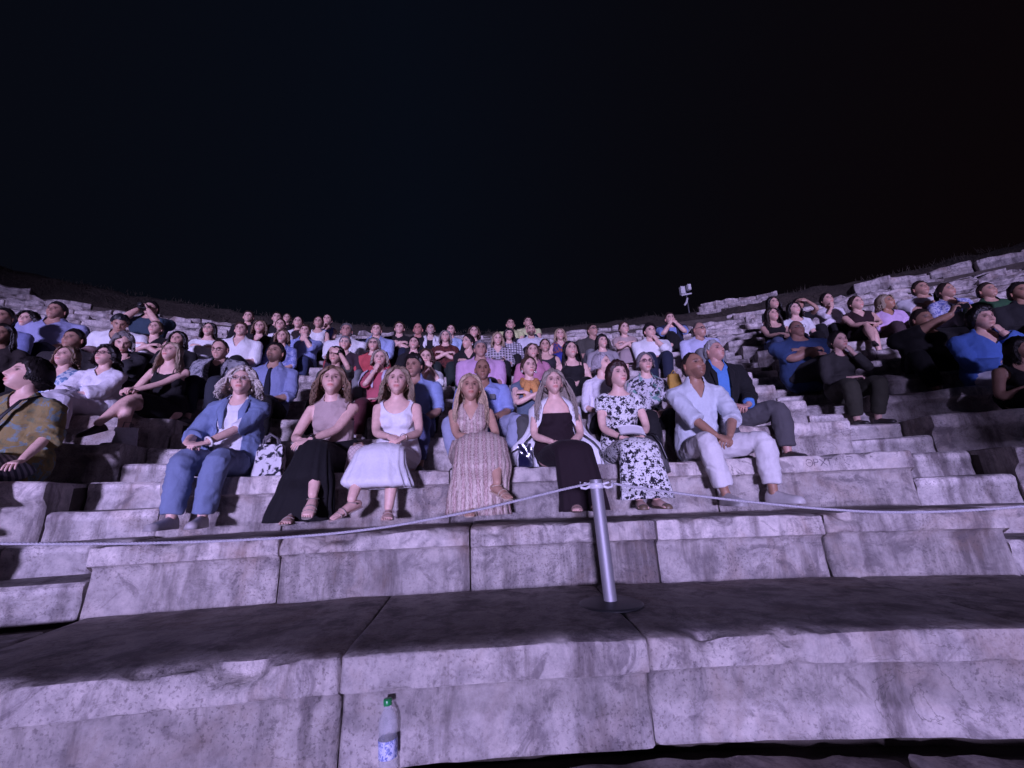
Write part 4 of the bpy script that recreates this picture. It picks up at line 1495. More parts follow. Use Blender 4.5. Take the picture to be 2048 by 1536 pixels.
def wrinkle(P, m, amt, seed):
    v, fs, n = m
    warp = v + .06 * np.stack([fbm(v * 5 + seed, 2), fbm(v * 5 + 31 + seed, 2), fbm(v * 5 + 67 + seed, 2)], 1)
    w = fbm(v * A(16, 16, 9) + seed, 2) * .4 + 1.1 * (.5 - np.sqrt(np.abs(fbm(warp * A(7, 7, 13) + seed + 5, 2))))
    return v + n * (w * amt)[:, None], fs, n

def finish_person(p):
    sp, P = p.sp, p.P
    near = p.near
    k = sp['k']
    sk = sp.get('skin', (.56, .36, .28))
    name = 'person'
    geo = Geo()
    v, fs, n = p.body_m
    if near or k <= 2:
        c = np.ones((len(v), 3)) * (1 + .05 * fbm(v * 18, 2))[:, None]
    else:
        c = np.ones((len(v), 3))
    geo.add(v, fs, c)
    res = 1.55 if near else (1.15 if k <= 2 else .85)
    h = head_geo(sp, res)
    hv, hf, hc = h.arrays()
    hv = hv * P.hs * A(sp.get('hw', 1.0), 1, sp.get('hl', 1.0))
    geo.add(hv @ P.RH.T + P.head, hf, hc)
    hsz = .96 * P.S * (1.0 if P.g == 'm' else .92)
    for q in 'ab':
        side = 1.0
        hg = hand_geo(P.wri[q], P.hd[q], P.hn[q], P.curl[q], (1 if q == 'a' else -1) * sp.get('thumb' + q, 1), hsz, 7 if near else 5)
        geo.join(hg)
    shoe = sp.get('shoe', ('shoe', (.05, .045, .045)))
    if shoe[0] in ('sandal', 'bare', 'flat'):
        for q in 'ab':
            geo.join(foot_geo(P, q))
    me = geo.mesh('person')
    o = put('person', me, skin_mat(sk))
    o.location = p.loc
    o.rotation_euler = (0, 0, p.rot)
    tag(o, sp['label'], 'person', 'audience seated on the stone tiers')
    p.o = o
    seed = sum(map(ord, sp['label'])) % 97
    hg = hair_geo(sp, P, near or (k <= 1 and sp.get('hair', ('',))[0] in ('long', 'curly')), res)
    if hg is not None:
        v, f, c = hg.arrays()
        v = v * P.hs * A(sp.get('hw', 1.0), 1, sp.get('hl', 1.0))
        put('hair', make_mesh('hair', v @ P.RH.T + P.head, f, c), hair_mat(sp.get('hc', (.05, .035, .028))), o)
    if sp.get('glasses'):
        g = glasses_geo()
        v, f, c = g.arrays()
        put('glasses', make_mesh('glasses', (v * P.hs) @ P.RH.T + P.head, f), plain('glasses_frame', sp['glasses'] if not isinstance(sp['glasses'], bool) else (.03, .03, .035), .15, .4), o)
    top = sp.get('top')
    if top:
        m = wrinkle(P, p.top_m, (.010 if near else .008) * top.get('wr', 1), seed)
        s = neck_scalar(P, m[0], top)
        v, fs = clip(m[0], m[1], s)
        nm = top.get('name', 'shirt')
        ob = put(nm, make_mesh(nm, v, fs), top['mat'], o)
        if near:
            md = ob.modifiers.new('cloth thickness', 'SOLIDIFY'); md.thickness = .004; md.offset = -1
        if top.get('neck') in ('collar', 'open', 'polo'):
            g = Geo()
            th = np.linspace(.55 if top.get('neck') == 'collar' else .75, 2 * math.pi - (.55 if top.get('neck') == 'collar' else .75), 22)
            c0 = P.spine(.472)
            V = []
            for a_ in th:
                d_ = P.F * math.cos(a_) * .070 * P.w + P.X * math.sin(a_) * .068 * P.w
                dep = (1 + math.cos(a_)) * .5
                u_ = c0 + d_ - P.U * .028 * dep
                V += [u_ * 1 + d_ * .38 - P.U * (.012 + .030 * dep), u_ + d_ * .10 + P.U * .040, u_ - d_ * .02 + P.U * .036, u_ + d_ * .05 - P.U * .012]
            g.add(np.array(V), grid_faces(4, len(th), True))
            put('collar', g.mesh('collar', color=False), top['mat'], o)
        if top.get('neck') == 'spag':
            g = Geo()
            for q in (-1, 1):
                pts = [P.spine(.39) + P.X * q * .075 * P.w + P.F * .118 * P.w, P.spine(.44) + P.X * q * .082 * P.w + P.F * .10 * P.w, P.spine(.478) + P.X * q * .085 * P.w + P.F * .045 * P.w, P.spine(.48) + P.X * q * .083 * P.w - P.F * .03 * P.w, P.spine(.42) + P.X * q * .075 * P.w - P.F * .105 * P.w]
                v, f = tube(pts, [.005] * 5, 5, None); g.add(v, f)
            put('strap', g.mesh('strap'), top['mat'], o)
        if top.get('tie'):
            g = Geo()
            pts = [P.spine(.455) + P.F * .085 * P.w, P.spine(.43) + P.F * .128 * P.w, P.spine(.34) + P.F * .152 * P.w, P.spine(.22) + P.F * .148 * P.w, P.spine(.14) + P.F * .150 * P.w]
            v, f = tube(pts, [(.018, .012), (.017, .007), (.026, .006), (.034, .006), (.038, .005)], 8, 'round', lat=P.X)
            g.add(v, f)
            put('tie', g.mesh('tie'), top['tie'], o)
    if sp.get('jacket'):
        J = sp['jacket']
        m = wrinkle(P, p.jacket_m, .011, seed + 3)
        v = m[0]
        rel = v - P.spine(0)
        x = rel @ P.X; f_ = (v - P.spine(.3)) @ P.F; hh = (rel @ P.U) / P.tv
        open_w = np.interp(hh, [0, .15, .30, .45, .52], J.get('open', [.07, .06, .055, .06, .07])) * P.w
        s = np.where(f_ > .0, np.abs(x) - open_w, .05)
        s = np.minimum(s, np.maximum(.497 - hh, np.abs(x) - .072 * P.w))
        if J.get('sleeve', 1.9) == 0:
            for q in 'ab':
                dd = v - P.sh[q]
                sgn = -1 if q == 'a' else 1
        v, fs = clip(v, m[1], s)
        nm = J.get('name', 'jacket')
        ob = put(nm, make_mesh(nm, v, fs), J['mat'], o)
        if near:
            md = ob.modifiers.new('cloth thickness', 'SOLIDIFY'); md.thickness = .006; md.offset = -1
        g = Geo()
        for q in (-1, 1):
            pts = [P.spine(.50) + P.X * q * .062 * P.w - P.F * .03, P.spine(.485) + P.X * q * .078 * P.w + P.F * .05, P.spine(.40) + P.X * q * .075 * P.w + P.F * .145 * P.w, P.spine(.28) + P.X * q * .062 * P.w + P.F * .158 * P.w]
            v, f = tube(pts, [(.010, .012), (.022, .010), (.030, .007), (.010, .005)], 8, 'round', lat=P.X)
            g.add(v, f)
        put('lapel', g.mesh('lapel'), J['mat'], o)
    bot = sp.get('bot')
    if bot:
        if bot.get('kind', 'trousers') in ('skirt', 'dress'):
            v, fs = skirt_geo(P, bot.get('len', 1.5), bot.get('flare', .06), bot.get('pleats', 13), bot.get('amp', .05), off=.016, seed=seed, near=near or k <= 2)
            nm = bot.get('name', 'skirt')
            v = v + (fbm(v * A(12, 12, 7) + seed, 2) * .005)[:, None]
            ob = put(nm, make_mesh(nm, v, fs), bot['mat'], o)
            if near:
                md = ob.modifiers.new('cloth thickness', 'SOLIDIFY'); md.thickness = .004; md.offset = -1
        else:
            m = wrinkle(P, p.bottom_m, .012 if near else .008, seed + 9)
            put(bot.get('name', 'trousers'), make_mesh(bot.get('name', 'trousers'), m[0], m[1]), bot['mat'], o)
    if shoe[0] != 'bare':
        for q in 'ab':
            put('shoe', shoe_geo(P, q, shoe[0]).mesh('shoe'), plain('shoe_leather', shoe[1], .45), o)
    for nm, fn in sp.get('extra', []):
        fn(p, nm)
    return o

def ring_geo(c, axis, r, t_, seg=18, wide=1.0):
    axis = nrm(axis)
    l = nrm(np.cross(axis, A(.3, .2, .9)))
    m = np.cross(axis, l)
    th = np.linspace(0, 2 * math.pi, seg + 1)
    pts = [np.asarray(c) + l * math.cos(a) * r + m * math.sin(a) * r for a in th]
    return tube(pts, [(t_ * wide, t_)] * len(pts), 6, None, lat=axis)

def bracelet(q, t_=.92, color=(.75, .72, .70), r=.034, th=.005, wide=1.0, metal=.0):
    def f(p, nm):
        P = p.P
        c = P.elb[q] + (P.wri[q] - P.elb[q]) * t_
        v, fs = ring_geo(c, P.wri[q] - P.elb[q], r * P.w, th, wide=wide)
        put(nm, Geo().add(v, fs).mesh(nm), plain('bracelet', color, .25, metal), p.o)
    return f

def watch(q, color=(.02, .02, .022)):
    def f(p, nm):
        P = p.P
        ax = nrm(P.wri[q] - P.elb[q])
        c = P.elb[q] + (P.wri[q] - P.elb[q]) * .93
        g = Geo()
        v, fs = ring_geo(c, ax, .031 * P.w, .004, wide=2.4); g.add(v, fs)
        b = -P.hn[q]
        b = nrm(b - ax * b.dot(ax))
        v, fs = tube([c + b * .028, c + b * .040], [.018, .017], 14, 'flat'); g.add(v, fs)
        put(nm, g.mesh(nm), plain('watch', color, .25, .3), p.o)
    return f

def earrings(color=(.8, .75, .6), r=.008, drop=.02):
    def f(p, nm):
        P = p.P
        for q in (-1, 1):
            v, fs = ellipsoid(P.head + P.RH @ (A(q * .078, .008, -.034 - drop) * P.hs), (r, r, r * 1.3), 8, 6)
            put('earring', Geo().add(v, fs).mesh('earring'), plain('earring', color, .2, .6), p.o)
    return f

# ------------------------------------------------------------------ who sits where
SK1, SK2, SK3, SK4 = (.78, .52, .44), (.68, .44, .36), (.46, .28, .21), (.34, .20, .14)
BLK, DBR, BRN, LBR, BLO, GRY, WHT, RED = (.014, .011, .011), (.030, .020, .016), (.075, .045, .030), (.16, .105, .068), (.40, .30, .20), (.30, .28, .28), (.55, .52, .50), (.10, .035, .022)
W = lambda n='shirt_white', c=(.78, .77, .78): fabric('cotton', c)
def F(c, kind='plain', **kw):
    lum = .3 * c[0] + .5 * c[1] + .2 * c[2]
    return fabric('cloth_' + kind, tuple(lum + (x - lum) * .84 for x in c), kind, **kw)
CBLK, CNAVY, CBLUE, CLBLUE = (.016, .015, .017), (.020, .026, .055), (.13, .20, .48), (.36, .43, .68)
CWHT, COFF, CJEAN, CGREY, CBEI = (.78, .77, .78), (.66, .64, .62), (.05, .075, .16), (.20, .20, .21), (.50, .38, .31)
def T(c, sleeve=.8, neck='crew', kind='plain', name=None, **kw):
    fk = {a: kw.pop(a) for a in ('c2', 'c3', 'scale') if a in kw}
    nm = name or {0: 'top'}.get(sleeve if np.isscalar(sleeve) else 1, 'shirt')
    return dict(mat=F(c, kind, **fk), sleeve=sleeve, neck=neck, name=nm, **kw)
def B(c, kind='trousers', pat='plain', **kw):
    fk = {a: kw.pop(a) for a in ('c2', 'c3', 'scale') if a in kw}
    nm = kw.pop('name', {'trousers': 'trousers', 'skirt': 'skirt', 'dress': 'skirt'}[kind])
    return dict(mat=F(c, pat, **fk), kind=kind, name=nm, **kw)
SPECS = []
def scarf(c):
    def f(p, nm):
        P = p.P
        g = Geo()
        th = np.linspace(0, 2 * math.pi, 25)
        for k, (rr_, zz, tt) in enumerate(((.078, .490, .026), (.088, .465, .028), (.080, .440, .024))):
            pts = [P.spine(zz) + P.X * math.sin(a) * rr_ * P.w + P.F * (math.cos(a) * rr_ * 1.05 * P.w + .02 + .02 * k) - P.U * (.045 * max(0, math.cos(a)) + .006 * math.sin(5 * a + k)) for a in th]
            v, fs = tube(pts, [tt * (1 + .2 * math.sin(6 * a + k)) for a in th], 8, None, lat=P.U); g.add(v, fs)
        for x in (-.03, .035):
            pts = [P.spine(.44) + P.X * x + P.F * .14 * P.w, P.spine(.38) + P.X * x * 1.4 + P.F * .165 * P.w, P.spine(.31) + P.X * x * 1.7 + P.F * .165 * P.w]
            v, fs = tube(pts, [(.03, .018), (.036, .014), (.03, .008)], 8, 'round', lat=P.X); g.add(v, fs)
        put(nm, g.mesh(nm), F(c), p.o)
    return f
def badge(x, h, c):
    def f(p, nm):
        P = p.P
        v, fs = boxgeo((-.030, -.006, -.026), (.030, .006, .026))
        M = np.stack([P.X, -P.F, P.U], 1)
        put(nm, Geo().add(v @ M.T + P.spine(h) + P.X * x * P.w + P.F * .158 * P.w, fs).mesh(nm, False), plain('badge', c, .5), p.o)
    return f
def body_strap():
    def f(p, nm):
        P = p.P
        pts = []
        for h, x, fr in ((.46, .085, -.10), (.487, .085, .02), (.44, .06, .135), (.34, .01, .185), (.22, -.06, .185), (.12, -.14, .13), (.05, -.20, .03)):
            pts.append(P.spine(h) + P.X * x * P.w + P.F * fr * P.w)
        v, fs = tube(pts, [(.014, .005)] * 7, 6, None, lat=P.X)
        put(nm, Geo().add(v, fs).mesh(nm), plain('strap_black', (.015, .015, .018), .6), p.o)
    return f
def S(k, x, y, g, label, **kw):
    SPECS.append(dict(k=k, at=(x, y), g=g, label=label, **kw))

# front row
S(0, 483, 765, 'f', 'white-haired woman in a blue jacket and white top, hands clasped in her lap', hair=('curly', 1.15, .10), hc=(.58, .53, .47), skin=SK1, glasses=(.55, .50, .48), age=1,
  top=T((.74, .73, .76), 1.0, 'crew', loose=.02, depth=.05), jacket=dict(mat=F((.17, .235, .43)), name='jacket', sleeve=1.35, open=[.115, .105, .095, .085, .075], loose=.045, lo=-.02),
  bot=B((.175, .23, .40), len=1.97, loose=.020), arms='lap', arm={'a': (-.19, -.37, .245), 'b': (-.06, -.38, .24)}, legs='tucked', leg={'a': (-.17, -.44, None), 'b': (.02, -.44, None)}, lean=7, pitch=12, yaw=13, w=1.08, belly=.05, shoe=('sneaker', (.50, .46, .47)), near=True, lips=.6,
  extra=[('bracelet', bracelet('b', .90, (.8, .78, .76), .033, .009)), ('earring', earrings())])
S(0, 665, 760, 'f', 'blonde woman in a sleeveless beige top and black skirt, wrists crossed on her knee', hair=('bob', 1.2, .14, .8, .15), hc=(.24, .155, .10), skin=SK1,
  top=T((.50, .36, .33), 0, 'high', arm=-.004, tuck=True, loose=.01), bot=B((.012, .011, .013), 'skirt', len=1.97, flare=.075, pleats=15, amp=.10),
  arms='knee', arm={'a': (-.17, -.40, .255), 'b': (-.09, -.43, .245), 'da': (.55, -.6, -.45), 'db': (-.7, -.5, -.35), 'ca': .25, 'cb': .35}, legs='cross_a', leg={'a': (.02, -.60, -.16), 'b': (-.14, -.50, None), 'ta': (.1, -1, -.5), 'pa': (.1, -.4, 1), 'pb': (-.2, -.5, 1)}, lean=15, pitch=14, yaw=8, side=-3, w=1.1, hs=1.05, shoe=('sandal', (.30, .26, .22)), near=True,
  extra=[('wristwatch', watch('b', (.03, .025, .025))), ('earring', earrings((.6, .55, .5), .005, .012))])
S(0, 795, 760, 'f', 'fair woman in a white sleeveless dress with hands folded over her raised knee', hair=('bob', 1.15, .135, .2, .15), hc=(.30, .225, .155), skin=SK1,
  top=T((.80, .78, .82), 0, 'strap', name='dress', depth=.115, lo=.0), bot=B((.80, .78, .82), 'dress', len=1.55, flare=.055, pleats=17, amp=.07, name='skirt'),
  arms='knee', arm={'a': (-.01, -.40, .265), 'b': (.10, -.40, .250)}, legs='cross_a', leg={'a': (-.20, -.62, -.20), 'b': (.035, -.52, None), 'ta': (-.65, -.8, -.35), 'pa': (.0, -.4, 1), 'pb': (0, -.5, 1)}, lean=10, pitch=9, yaw=5, w=1.08, hs=1.05, shoe=('sandal', (.45, .34, .30)), near=True,
  extra=[('bracelet', bracelet('b', .95, (.7, .6, .5), .030, .003, metal=.8))])
S(0, 941, 778, 'f', 'tanned woman with long pale blonde hair in a pink and gold sequin dress', hair=('long', 1.1, .27, .2, .05), hc=(.55, .41, .28), skin=(.54, .33, .24),
  top=T((.44, .27, .24), 0, 'v', 'sequin', name='dress', c2=(.24, .165, .14), c3=(.52, .42, .35), depth=.14), bot=B((.44, .27, .24), 'dress', 'sequin', c2=(.24, .165, .14), c3=(.52, .42, .35), len=1.99, flare=.10, pleats=19, amp=.09),
  arms='knee', arm={'a': (.02, -.40, .24), 'b': (.13, -.40, .225)}, legs='cross_b', leg={'b': (.20, -.60, -.12), 'a': (.02, -.50, None), 'tb': (.55, -.9, -.3), 'pb': (.25, -.4, 1), 'pa': (0, -.5, 1)}, lean=8, pitch=12, yaw=4, w=1.05, hs=1.03, shoe=('sandal', (.60, .47, .36)), near=True, brow=(.2, .13, .1),
  extra=[('bracelet', bracelet('b', .93, (.8, .76, .72), .034, .004))])
S(0, 1107, 767, 'f', 'woman with very long grey hair in a dark plum dress, white jacket over her shoulders', hair=('long', 1.35, .31, .35, .24), hc=(.33, .28, .235), skin=SK1, age=.7,
  top=T((.022, .011, .016), 0, 'bandeau', name='dress', loose=.012, lo=.0), bot=B((.020, .010, .015), 'dress', len=1.99, flare=.05, pleats=11, amp=.06),
  arms='lap', arm={'a': (-.07, -.28, .20), 'b': (.085, -.29, .185), 'ca': .35, 'cb': .4}, legs='together', leg={'a': (.06, -.46, None), 'b': (.18, -.45, None)}, lean=6, pitch=10, yaw=2, w=1.08, belly=.03, shoe=('sandal', (.10, .06, .05)), near=True,
  extra=[drape('jacket', F((.78, .77, .80)), ((.50, .80), (.46, .55), (.40, .50), (.30, .62), (.18, .95), (.05, 1.30), (-.06, 1.5)), .20)])
S(0, 1235, 740, 'f', 'short dark-haired woman in a black and white floral dress with a paper on her lap', hair=('fringe', 1.25, .05), hc=(.040, .018, .016), skin=SK1, age=.5,
  top=T((.74, .73, .74), .42, 'boat', 'floral', name='dress', c2=(.018, .016, .024), loose=.025, sloose=.02, scale=1.45), bot=B((.74, .73, .74), 'dress', 'floral', c2=(.018, .016, .024), scale=1.45, len=1.84, flare=.06, pleats=11, amp=.045),
  arms='lap', arm={'a': (-.07, -.33, .205), 'b': (.09, -.33, .20)}, legs='together', leg={'a': (-.03, -.49, None), 'b': (.10, -.49, None)}, lean=9, pitch=9, yaw=14, w=1.04, shoe=('flat', (.16, .11, .07)), near=True, tsmax=1.2,
  extra=[('bracelet', bracelet('a', .96, (.02, .02, .02), .030, .006))])
S(0, 1387, 730, 'm', 'tanned man in a pale linen shirt and white trousers leaning on his knees', hair=('receding', 1.0), hc=(.022, .017, .015), skin=(.36, .20, .135), beard='stubble',
  top=T((.56, .60, .66), 1.25, 'collar', loose=.03, sloose=.026, soff=.004, lo=.02, depth=.105), legf=.93, bot=B((.70, .67, .68), len=1.86, loose=.022),
  arms='onknees', arm={'a': (.00, -.42, .175), 'b': (.10, -.42, .165), 'da': (.75, -.45, -.4), 'db': (-.7, -.5, -.4)}, legs='apart', leg={'a': (-.02, -.46, None), 'b': (.36, -.40, None), 'pa': (-.2, -.5, 1), 'pb': (.5, -.4, 1), 'ta': (.1, -1, 0), 'tb': (.45, -1, 0)}, lean=15, pitch=12, yaw=17, shoe=('sneaker', (.55, .52, .52)), near=True, tsmax=1.2, bust=1)
S(0, 60, 744, 'f', 'woman in left profile with black hair, ochre and teal patterned blouse and dark strap', hair=('bobfringe', 1.0, .035), hc=BLK, skin=SK1,
  top=T((.27, .20, .06), 1.15, 'v', 'camo', name='blouse', c2=(.16, .24, .27), c3=(.15, .16, .09), loose=.06, sloose=.05, soff=.02, scale=1.25), bot=B((.34, .33, .38), 'skirt', 'hstripes', c2=(.10, .10, .13), len=1.6, flare=.08, amp=.06, scale=1.6),
  arms='side', arm={'b': (.22, -.26, .14)}, legs='together', yaw=-38, pitch=12, lean=3, turn=-.15, near=True, w=1.08, hs=1.05, shoe=('sneaker', (.6, .58, .6)), tsmax=1.2, extra=[('shoulder_strap', body_strap())])

# left block, second and third rows
S(2, 213, 714, 'f', 'woman in a loose white blouse and glasses with dark curly bobbed hair', hair=('curly', .85, .05), hc=(.018, .012, .013), skin=SK1, glasses=(.05, .02, .03),
  top=T((.75, .72, .78), 1.55, 'v', loose=.05, sloose=.035, soff=.01, name='blouse', depth=.10), bot=B((.66, .62, .70), len=1.7, loose=.045), arms='knee', arm={'a': (-.16, -.36, .20), 'b': (-.07, -.34, .19)}, legs='cross_b', yaw=-12, pitch=12, shoe=('flat', (.4, .3, .25)), near=True,
  extra=[('earring', earrings())])
S(2, 343, 706, 'f', 'blonde woman in a black strappy dress hugging her crossed bare leg', hair=('long', .95, .22, .3), hc=(.40, .31, .22), skin=SK1,
  top=T(CBLK, 0, 'spag', name='dress'), bot=B(CBLK, 'dress', len=.95, flare=.03, amp=.03, pleats=9), arms='knee', arm={'a': (-.16, -.36, .27), 'b': (-.15, -.40, .23), 'da': (-.2, -1, -.3), 'db': (-1, -.3, -.1)}, legs='cross_b', leg={'a': (-.14, -.45, None), 'b': (-.26, -.58, -.13)}, yaw=-8, pitch=14, lean=12, shoe=('heel', (.05, .03, .03)), near=True)
S(2, 133, 715, 'f', 'light-brown-haired woman in a blue and white floral top behind the patterned blouse', hair=('bob', .9, .06), hc=LBR, skin=SK1, age=.6, top=T((.55, .60, .68), .7, 'v', 'print', c2=(.15, .25, .42)), bot=B(CBLK), yaw=-8, pitch=14, legs='neutral')
S(3, 147, 681, 'm', 'shadowed man with dark hair right below the man in the blue polo', hair=('short',), hc=BLK, skin=SK3, top=T((.03, .026, .028), 1.9), bot=B(CBLK), yaw=-10, pitch=6, arms='lap')
S(3, 246, 686, 'f', 'grey-haired woman in dark clothes looking down behind the white blouse', hair=('bob', .9, .06), hc=(.22, .20, .20), skin=SK2, top=T((.03, .028, .032), 1.9), bot=B(CBLK), yaw=25, pitch=-22, lean=14, arms='chin_b')
S(5, 55, 641, 'f', 'woman with voluminous black curly hair and dark clothes on the upper left', hair=('curly', 1.0, .11), hc=BLK, skin=SK1, top=T((.03, .024, .016), 1.9, 'v'), bot=B((.08, .09, .20)), yaw=-4, pitch=6)
S(5, 113, 624, 'm', 'broad man in a light blue polo shirt sitting tall on the upper left', hair=('short',), hc=BLK, skin=(.45, .27, .21), w=1.28, top=T((.30, .32, .56), .85, 'collar', loose=.02, sloose=.02), bot=B(CNAVY), arms='thighs', yaw=-6, pitch=6, tsmax=1.25, hs=1.12)
S(5, 240, 648, 'm', 'man in a white shirt and dark cap with his head bowed', hair=('short', 1.6), hc=(.012, .012, .016), skin=SK3, w=1.15, top=T(CWHT, 1.0, 'v', loose=.02), bot=B((.3, .18, .18)), arms='thighs', yaw=22, pitch=-26, lean=16)
S(7, 302, 619, 'm', 'man in a dark teal top holding a camera up to his face', hair=('short',), hc=BLK, skin=SK2, w=1.3, top=T((.035, .065, .10), .9), bot=B(CBLK), arms='phone', arm={'a': (-.07, -.15, -.08), 'b': (.07, -.15, -.08)}, yaw=-12, pitch=8, hs=1.15, tsmax=1.3)
S(5, 311, 658, 'f', 'fair woman in a black sleeveless dress with folded arms below the photographer', hair=('bun', 1.2), hc=LBR, skin=SK1, top=T(CBLK, 0, 'v', name='dress'), bot=B(CBLK, 'dress', len=1.7), arms='crossed', yaw=-5, pitch=10)
S(3, 4, 671, 'f', 'dark-haired figure cut by the left edge of the picture', hair=('long', 1.1, .18), hc=BLK, skin=SK4, top=T((.03, .022, .022), 1.9), bot=B(CBLK), yaw=10, pitch=4)
S(4, 6, 637, 'm', 'man in a blue shirt at the left edge, half out of the picture', hair=('short',), hc=BLK, skin=SK3, top=T((.16, .19, .42), 1.9, 'collar'), bot=B(CNAVY), yaw=0)
S(5, 418, 661, 'f', 'woman with a dark bob and glasses in white, arms folded, left of the stairs', hair=('bob', .9, .10), hc=BLK, skin=SK1, glasses=(.6, .55, .5), top=T(CWHT, 1.7, 'boat', loose=.03, sloose=.025), bot=B((.62, .60, .66), len=1.8, loose=.03), arms='crossed', yaw=0, pitch=10)
S(3, 440, 705, 'm', 'older man in dark glasses and a patterned jacket looking down', hair=('receding',), hc=DBR, skin=SK2, glasses=(.02, .02, .02), age=1, top=T((.03, .03, .035), 1.0, 'collar'), jacket=dict(mat=F((.30, .30, .33), 'print', c2=(.10, .10, .12)), sleeve=1.8), bot=B((.03, .035, .05)), yaw=-4, pitch=-10, arms='lap', lean=12)
S(5, 482, 661, 'm', 'man in a white open-necked shirt with rolled sleeves beside the woman in white', hair=('short',), hc=BRN, skin=SK1, w=1.08, top=T(CWHT, 1.2, 'open', loose=.03, sloose=.02), bot=B(CBLK), arms='lap', yaw=4, pitch=8)
S(8, 497, 635, 'm', 'leftmost person of the top row, a man in black', hair=('short',), hc=DBR, skin=SK1, top=T(CBLK, 1.8), bot=B(CBLK), yaw=4, hs=1.1, tsmax=1.25)
S(6, 520, 656, 'f', 'light-haired woman in a black cardigan over a red top', hair=('bob', .9, .09), hc=LBR, skin=SK1, top=T((.42, .08, .07), 1.0, 'scoop'), jacket=dict(mat=F(CBLK), sleeve=1.8, name='cardigan'), bot=B(CBLK), arms='lap', yaw=4, pitch=8, hs=1.08)
S(2, 551, 708, 'm', 'bearded man in a blue shirt and long dark tie gazing up to the left', hair=('short', 1.1), hc=(.014, .011, .011), skin=(.46, .29, .22), beard='goatee', w=1.08, top=T((.21, .25, .46), 1.35, 'collar', loose=.02, sloose=.02, tie=F((.010, .012, .026))), bot=B((.012, .011, .013)), arms='lap', yaw=-10, pitch=14, near=True, hw=.97, brow=(.08, .06, .05), hs=1.1, side=2)
S(9, 554, 637, 'm', 'dark-clad man in the top row behind the woman with pinned hair', hair=('short',), hc=DBR, skin=SK1, top=T(CBLK, 1.8), bot=B(CBLK), yaw=8, hs=1.15, tsmax=1.25)
S(7, 561, 652, 'f', 'woman in a white top with pinned-up hair near the top of the left stairs', hair=('bun',), hc=BRN, skin=SK1, top=T(CWHT, .6, 'scoop'), bot=B(CBLK), yaw=4, hs=1.1)
S(5, 565, 671, 'f', 'woman with a light bob in a long blue patterned dress sitting by the stairs', hair=('bob', .9, .08), hc=LBR, skin=SK1, age=.7, top=T((.16, .20, .48), 1.2, 'v', 'print', c2=(.34, .38, .60), name='dress'), bot=B((.12, .16, .44), 'dress', 'print', c2=(.32, .36, .60), len=1.9, flare=.08), back=.55, yaw=0, arms='lap', hs=1.05)
S(8, 596, 646, 'f', 'woman with tied dark hair in a white top behind the man in blue jeans', hair=('bun',), hc=DBR, skin=SK1, top=T(CWHT, .6), bot=B((.6, .58, .6)), yaw=6, hs=1.15, tsmax=1.25)
S(6, 610, 652, 'm', 'man in a light blue shirt and jeans resting his chin on one hand', hair=('short',), hc=BRN, skin=SK1, w=1.1, top=T((.27, .34, .66), 1.1, 'collar', loose=.02), bot=B((.035, .05, .12)), back=.55, arms='chin_b', legs='neutral', yaw=4, hs=1.05)
S(8, 637, 646, 'f', 'woman in a white vest and black trousers seated in the upper row', hair=('bun',), hc=BRN, skin=SK2, top=T(CWHT, 0, 'scoop'), bot=B(CBLK), yaw=4, legs='cross_b', hs=1.15, tsmax=1.25)
S(9, 655, 641, 'f', 'woman in a sleeveless blue top holding a hand to her mouth in the top row', hair=('bun',), hc=DBR, skin=SK1, top=T((.12, .20, .62), 0, 'scoop'), bot=B((.30, .29, .30)), arms='chin_a', legs='cross_b', yaw=-2, hs=1.2, tsmax=1.3)
S(5, 693, 662, 'm', 'grey-haired man in a roomy white shirt above the woman with shiny glasses', hair=('short',), hc=(.16, .15, .15), skin=(.52, .31, .26), w=1.18, top=T(CWHT, .9, 'open', loose=.04, sloose=.03), bot=B((.42, .05, .06)), arms='thighs', yaw=4, pitch=8, hs=1.1, belly=.04)
S(4, 690, 688, 'f', 'grey-haired woman in glasses flashing with light, her front dark', hair=('crop', 1.8), hc=(.24, .22, .24), skin=SK1, glasses=(.85, .80, .75), age=1, top=T((.05, .03, .04), 1.2, 'v'), bot=B((.42, .05, .06)), yaw=4, pitch=4)
S(2, 672, 712, 'f', 'woman in an olive top pressing one hand to her forehead', hair=('bob', 1.0, .05), hc=DBR, skin=SK2, top=T((.055, .055, .045), .85, 'crew', loose=.03), bot=B(CBLK), arms='forehead', yaw=-6, pitch=6, lean=8, extra=[('wristband', watch('b', (.012, .012, .014)))])
S(6, 753, 662, 'm', 'man with fair skin in a light blue shirt, arm hanging, above the red top', hair=('short',), hc=BRN, skin=SK1, w=1.15, top=T((.34, .42, .70), 1.3, 'collar', loose=.03), bot=B(CNAVY), arms='thighs', yaw=2, hs=1.1)
S(4, 747, 691, 'f', 'short grey-haired woman in glasses and a bright red top', hair=('pixie', 1.0, .04), hc=(.26, .24, .22), skin=SK1, glasses=(.08, .07, .08), age=.8, top=T((.55, .06, .07), .9, 'crew'), bot=B(CGREY), yaw=2, pitch=10, arms='lap')
S(2, 760, 719, 'f', 'woman in a raspberry top covering her mouth with one hand', hair=('bob', .95, .05), hc=(.34, .28, .23), skin=SK1, age=.8, top=T((.50, .08, .12), .9, 'crew'), bot=B((.10, .022, .03)), jacket=dict(mat=F((.60, .54, .66)), sleeve=1.3, open=[.2, .2, .2, .16, .12], name='wrap'), arms='chin_a', yaw=6, pitch=4)

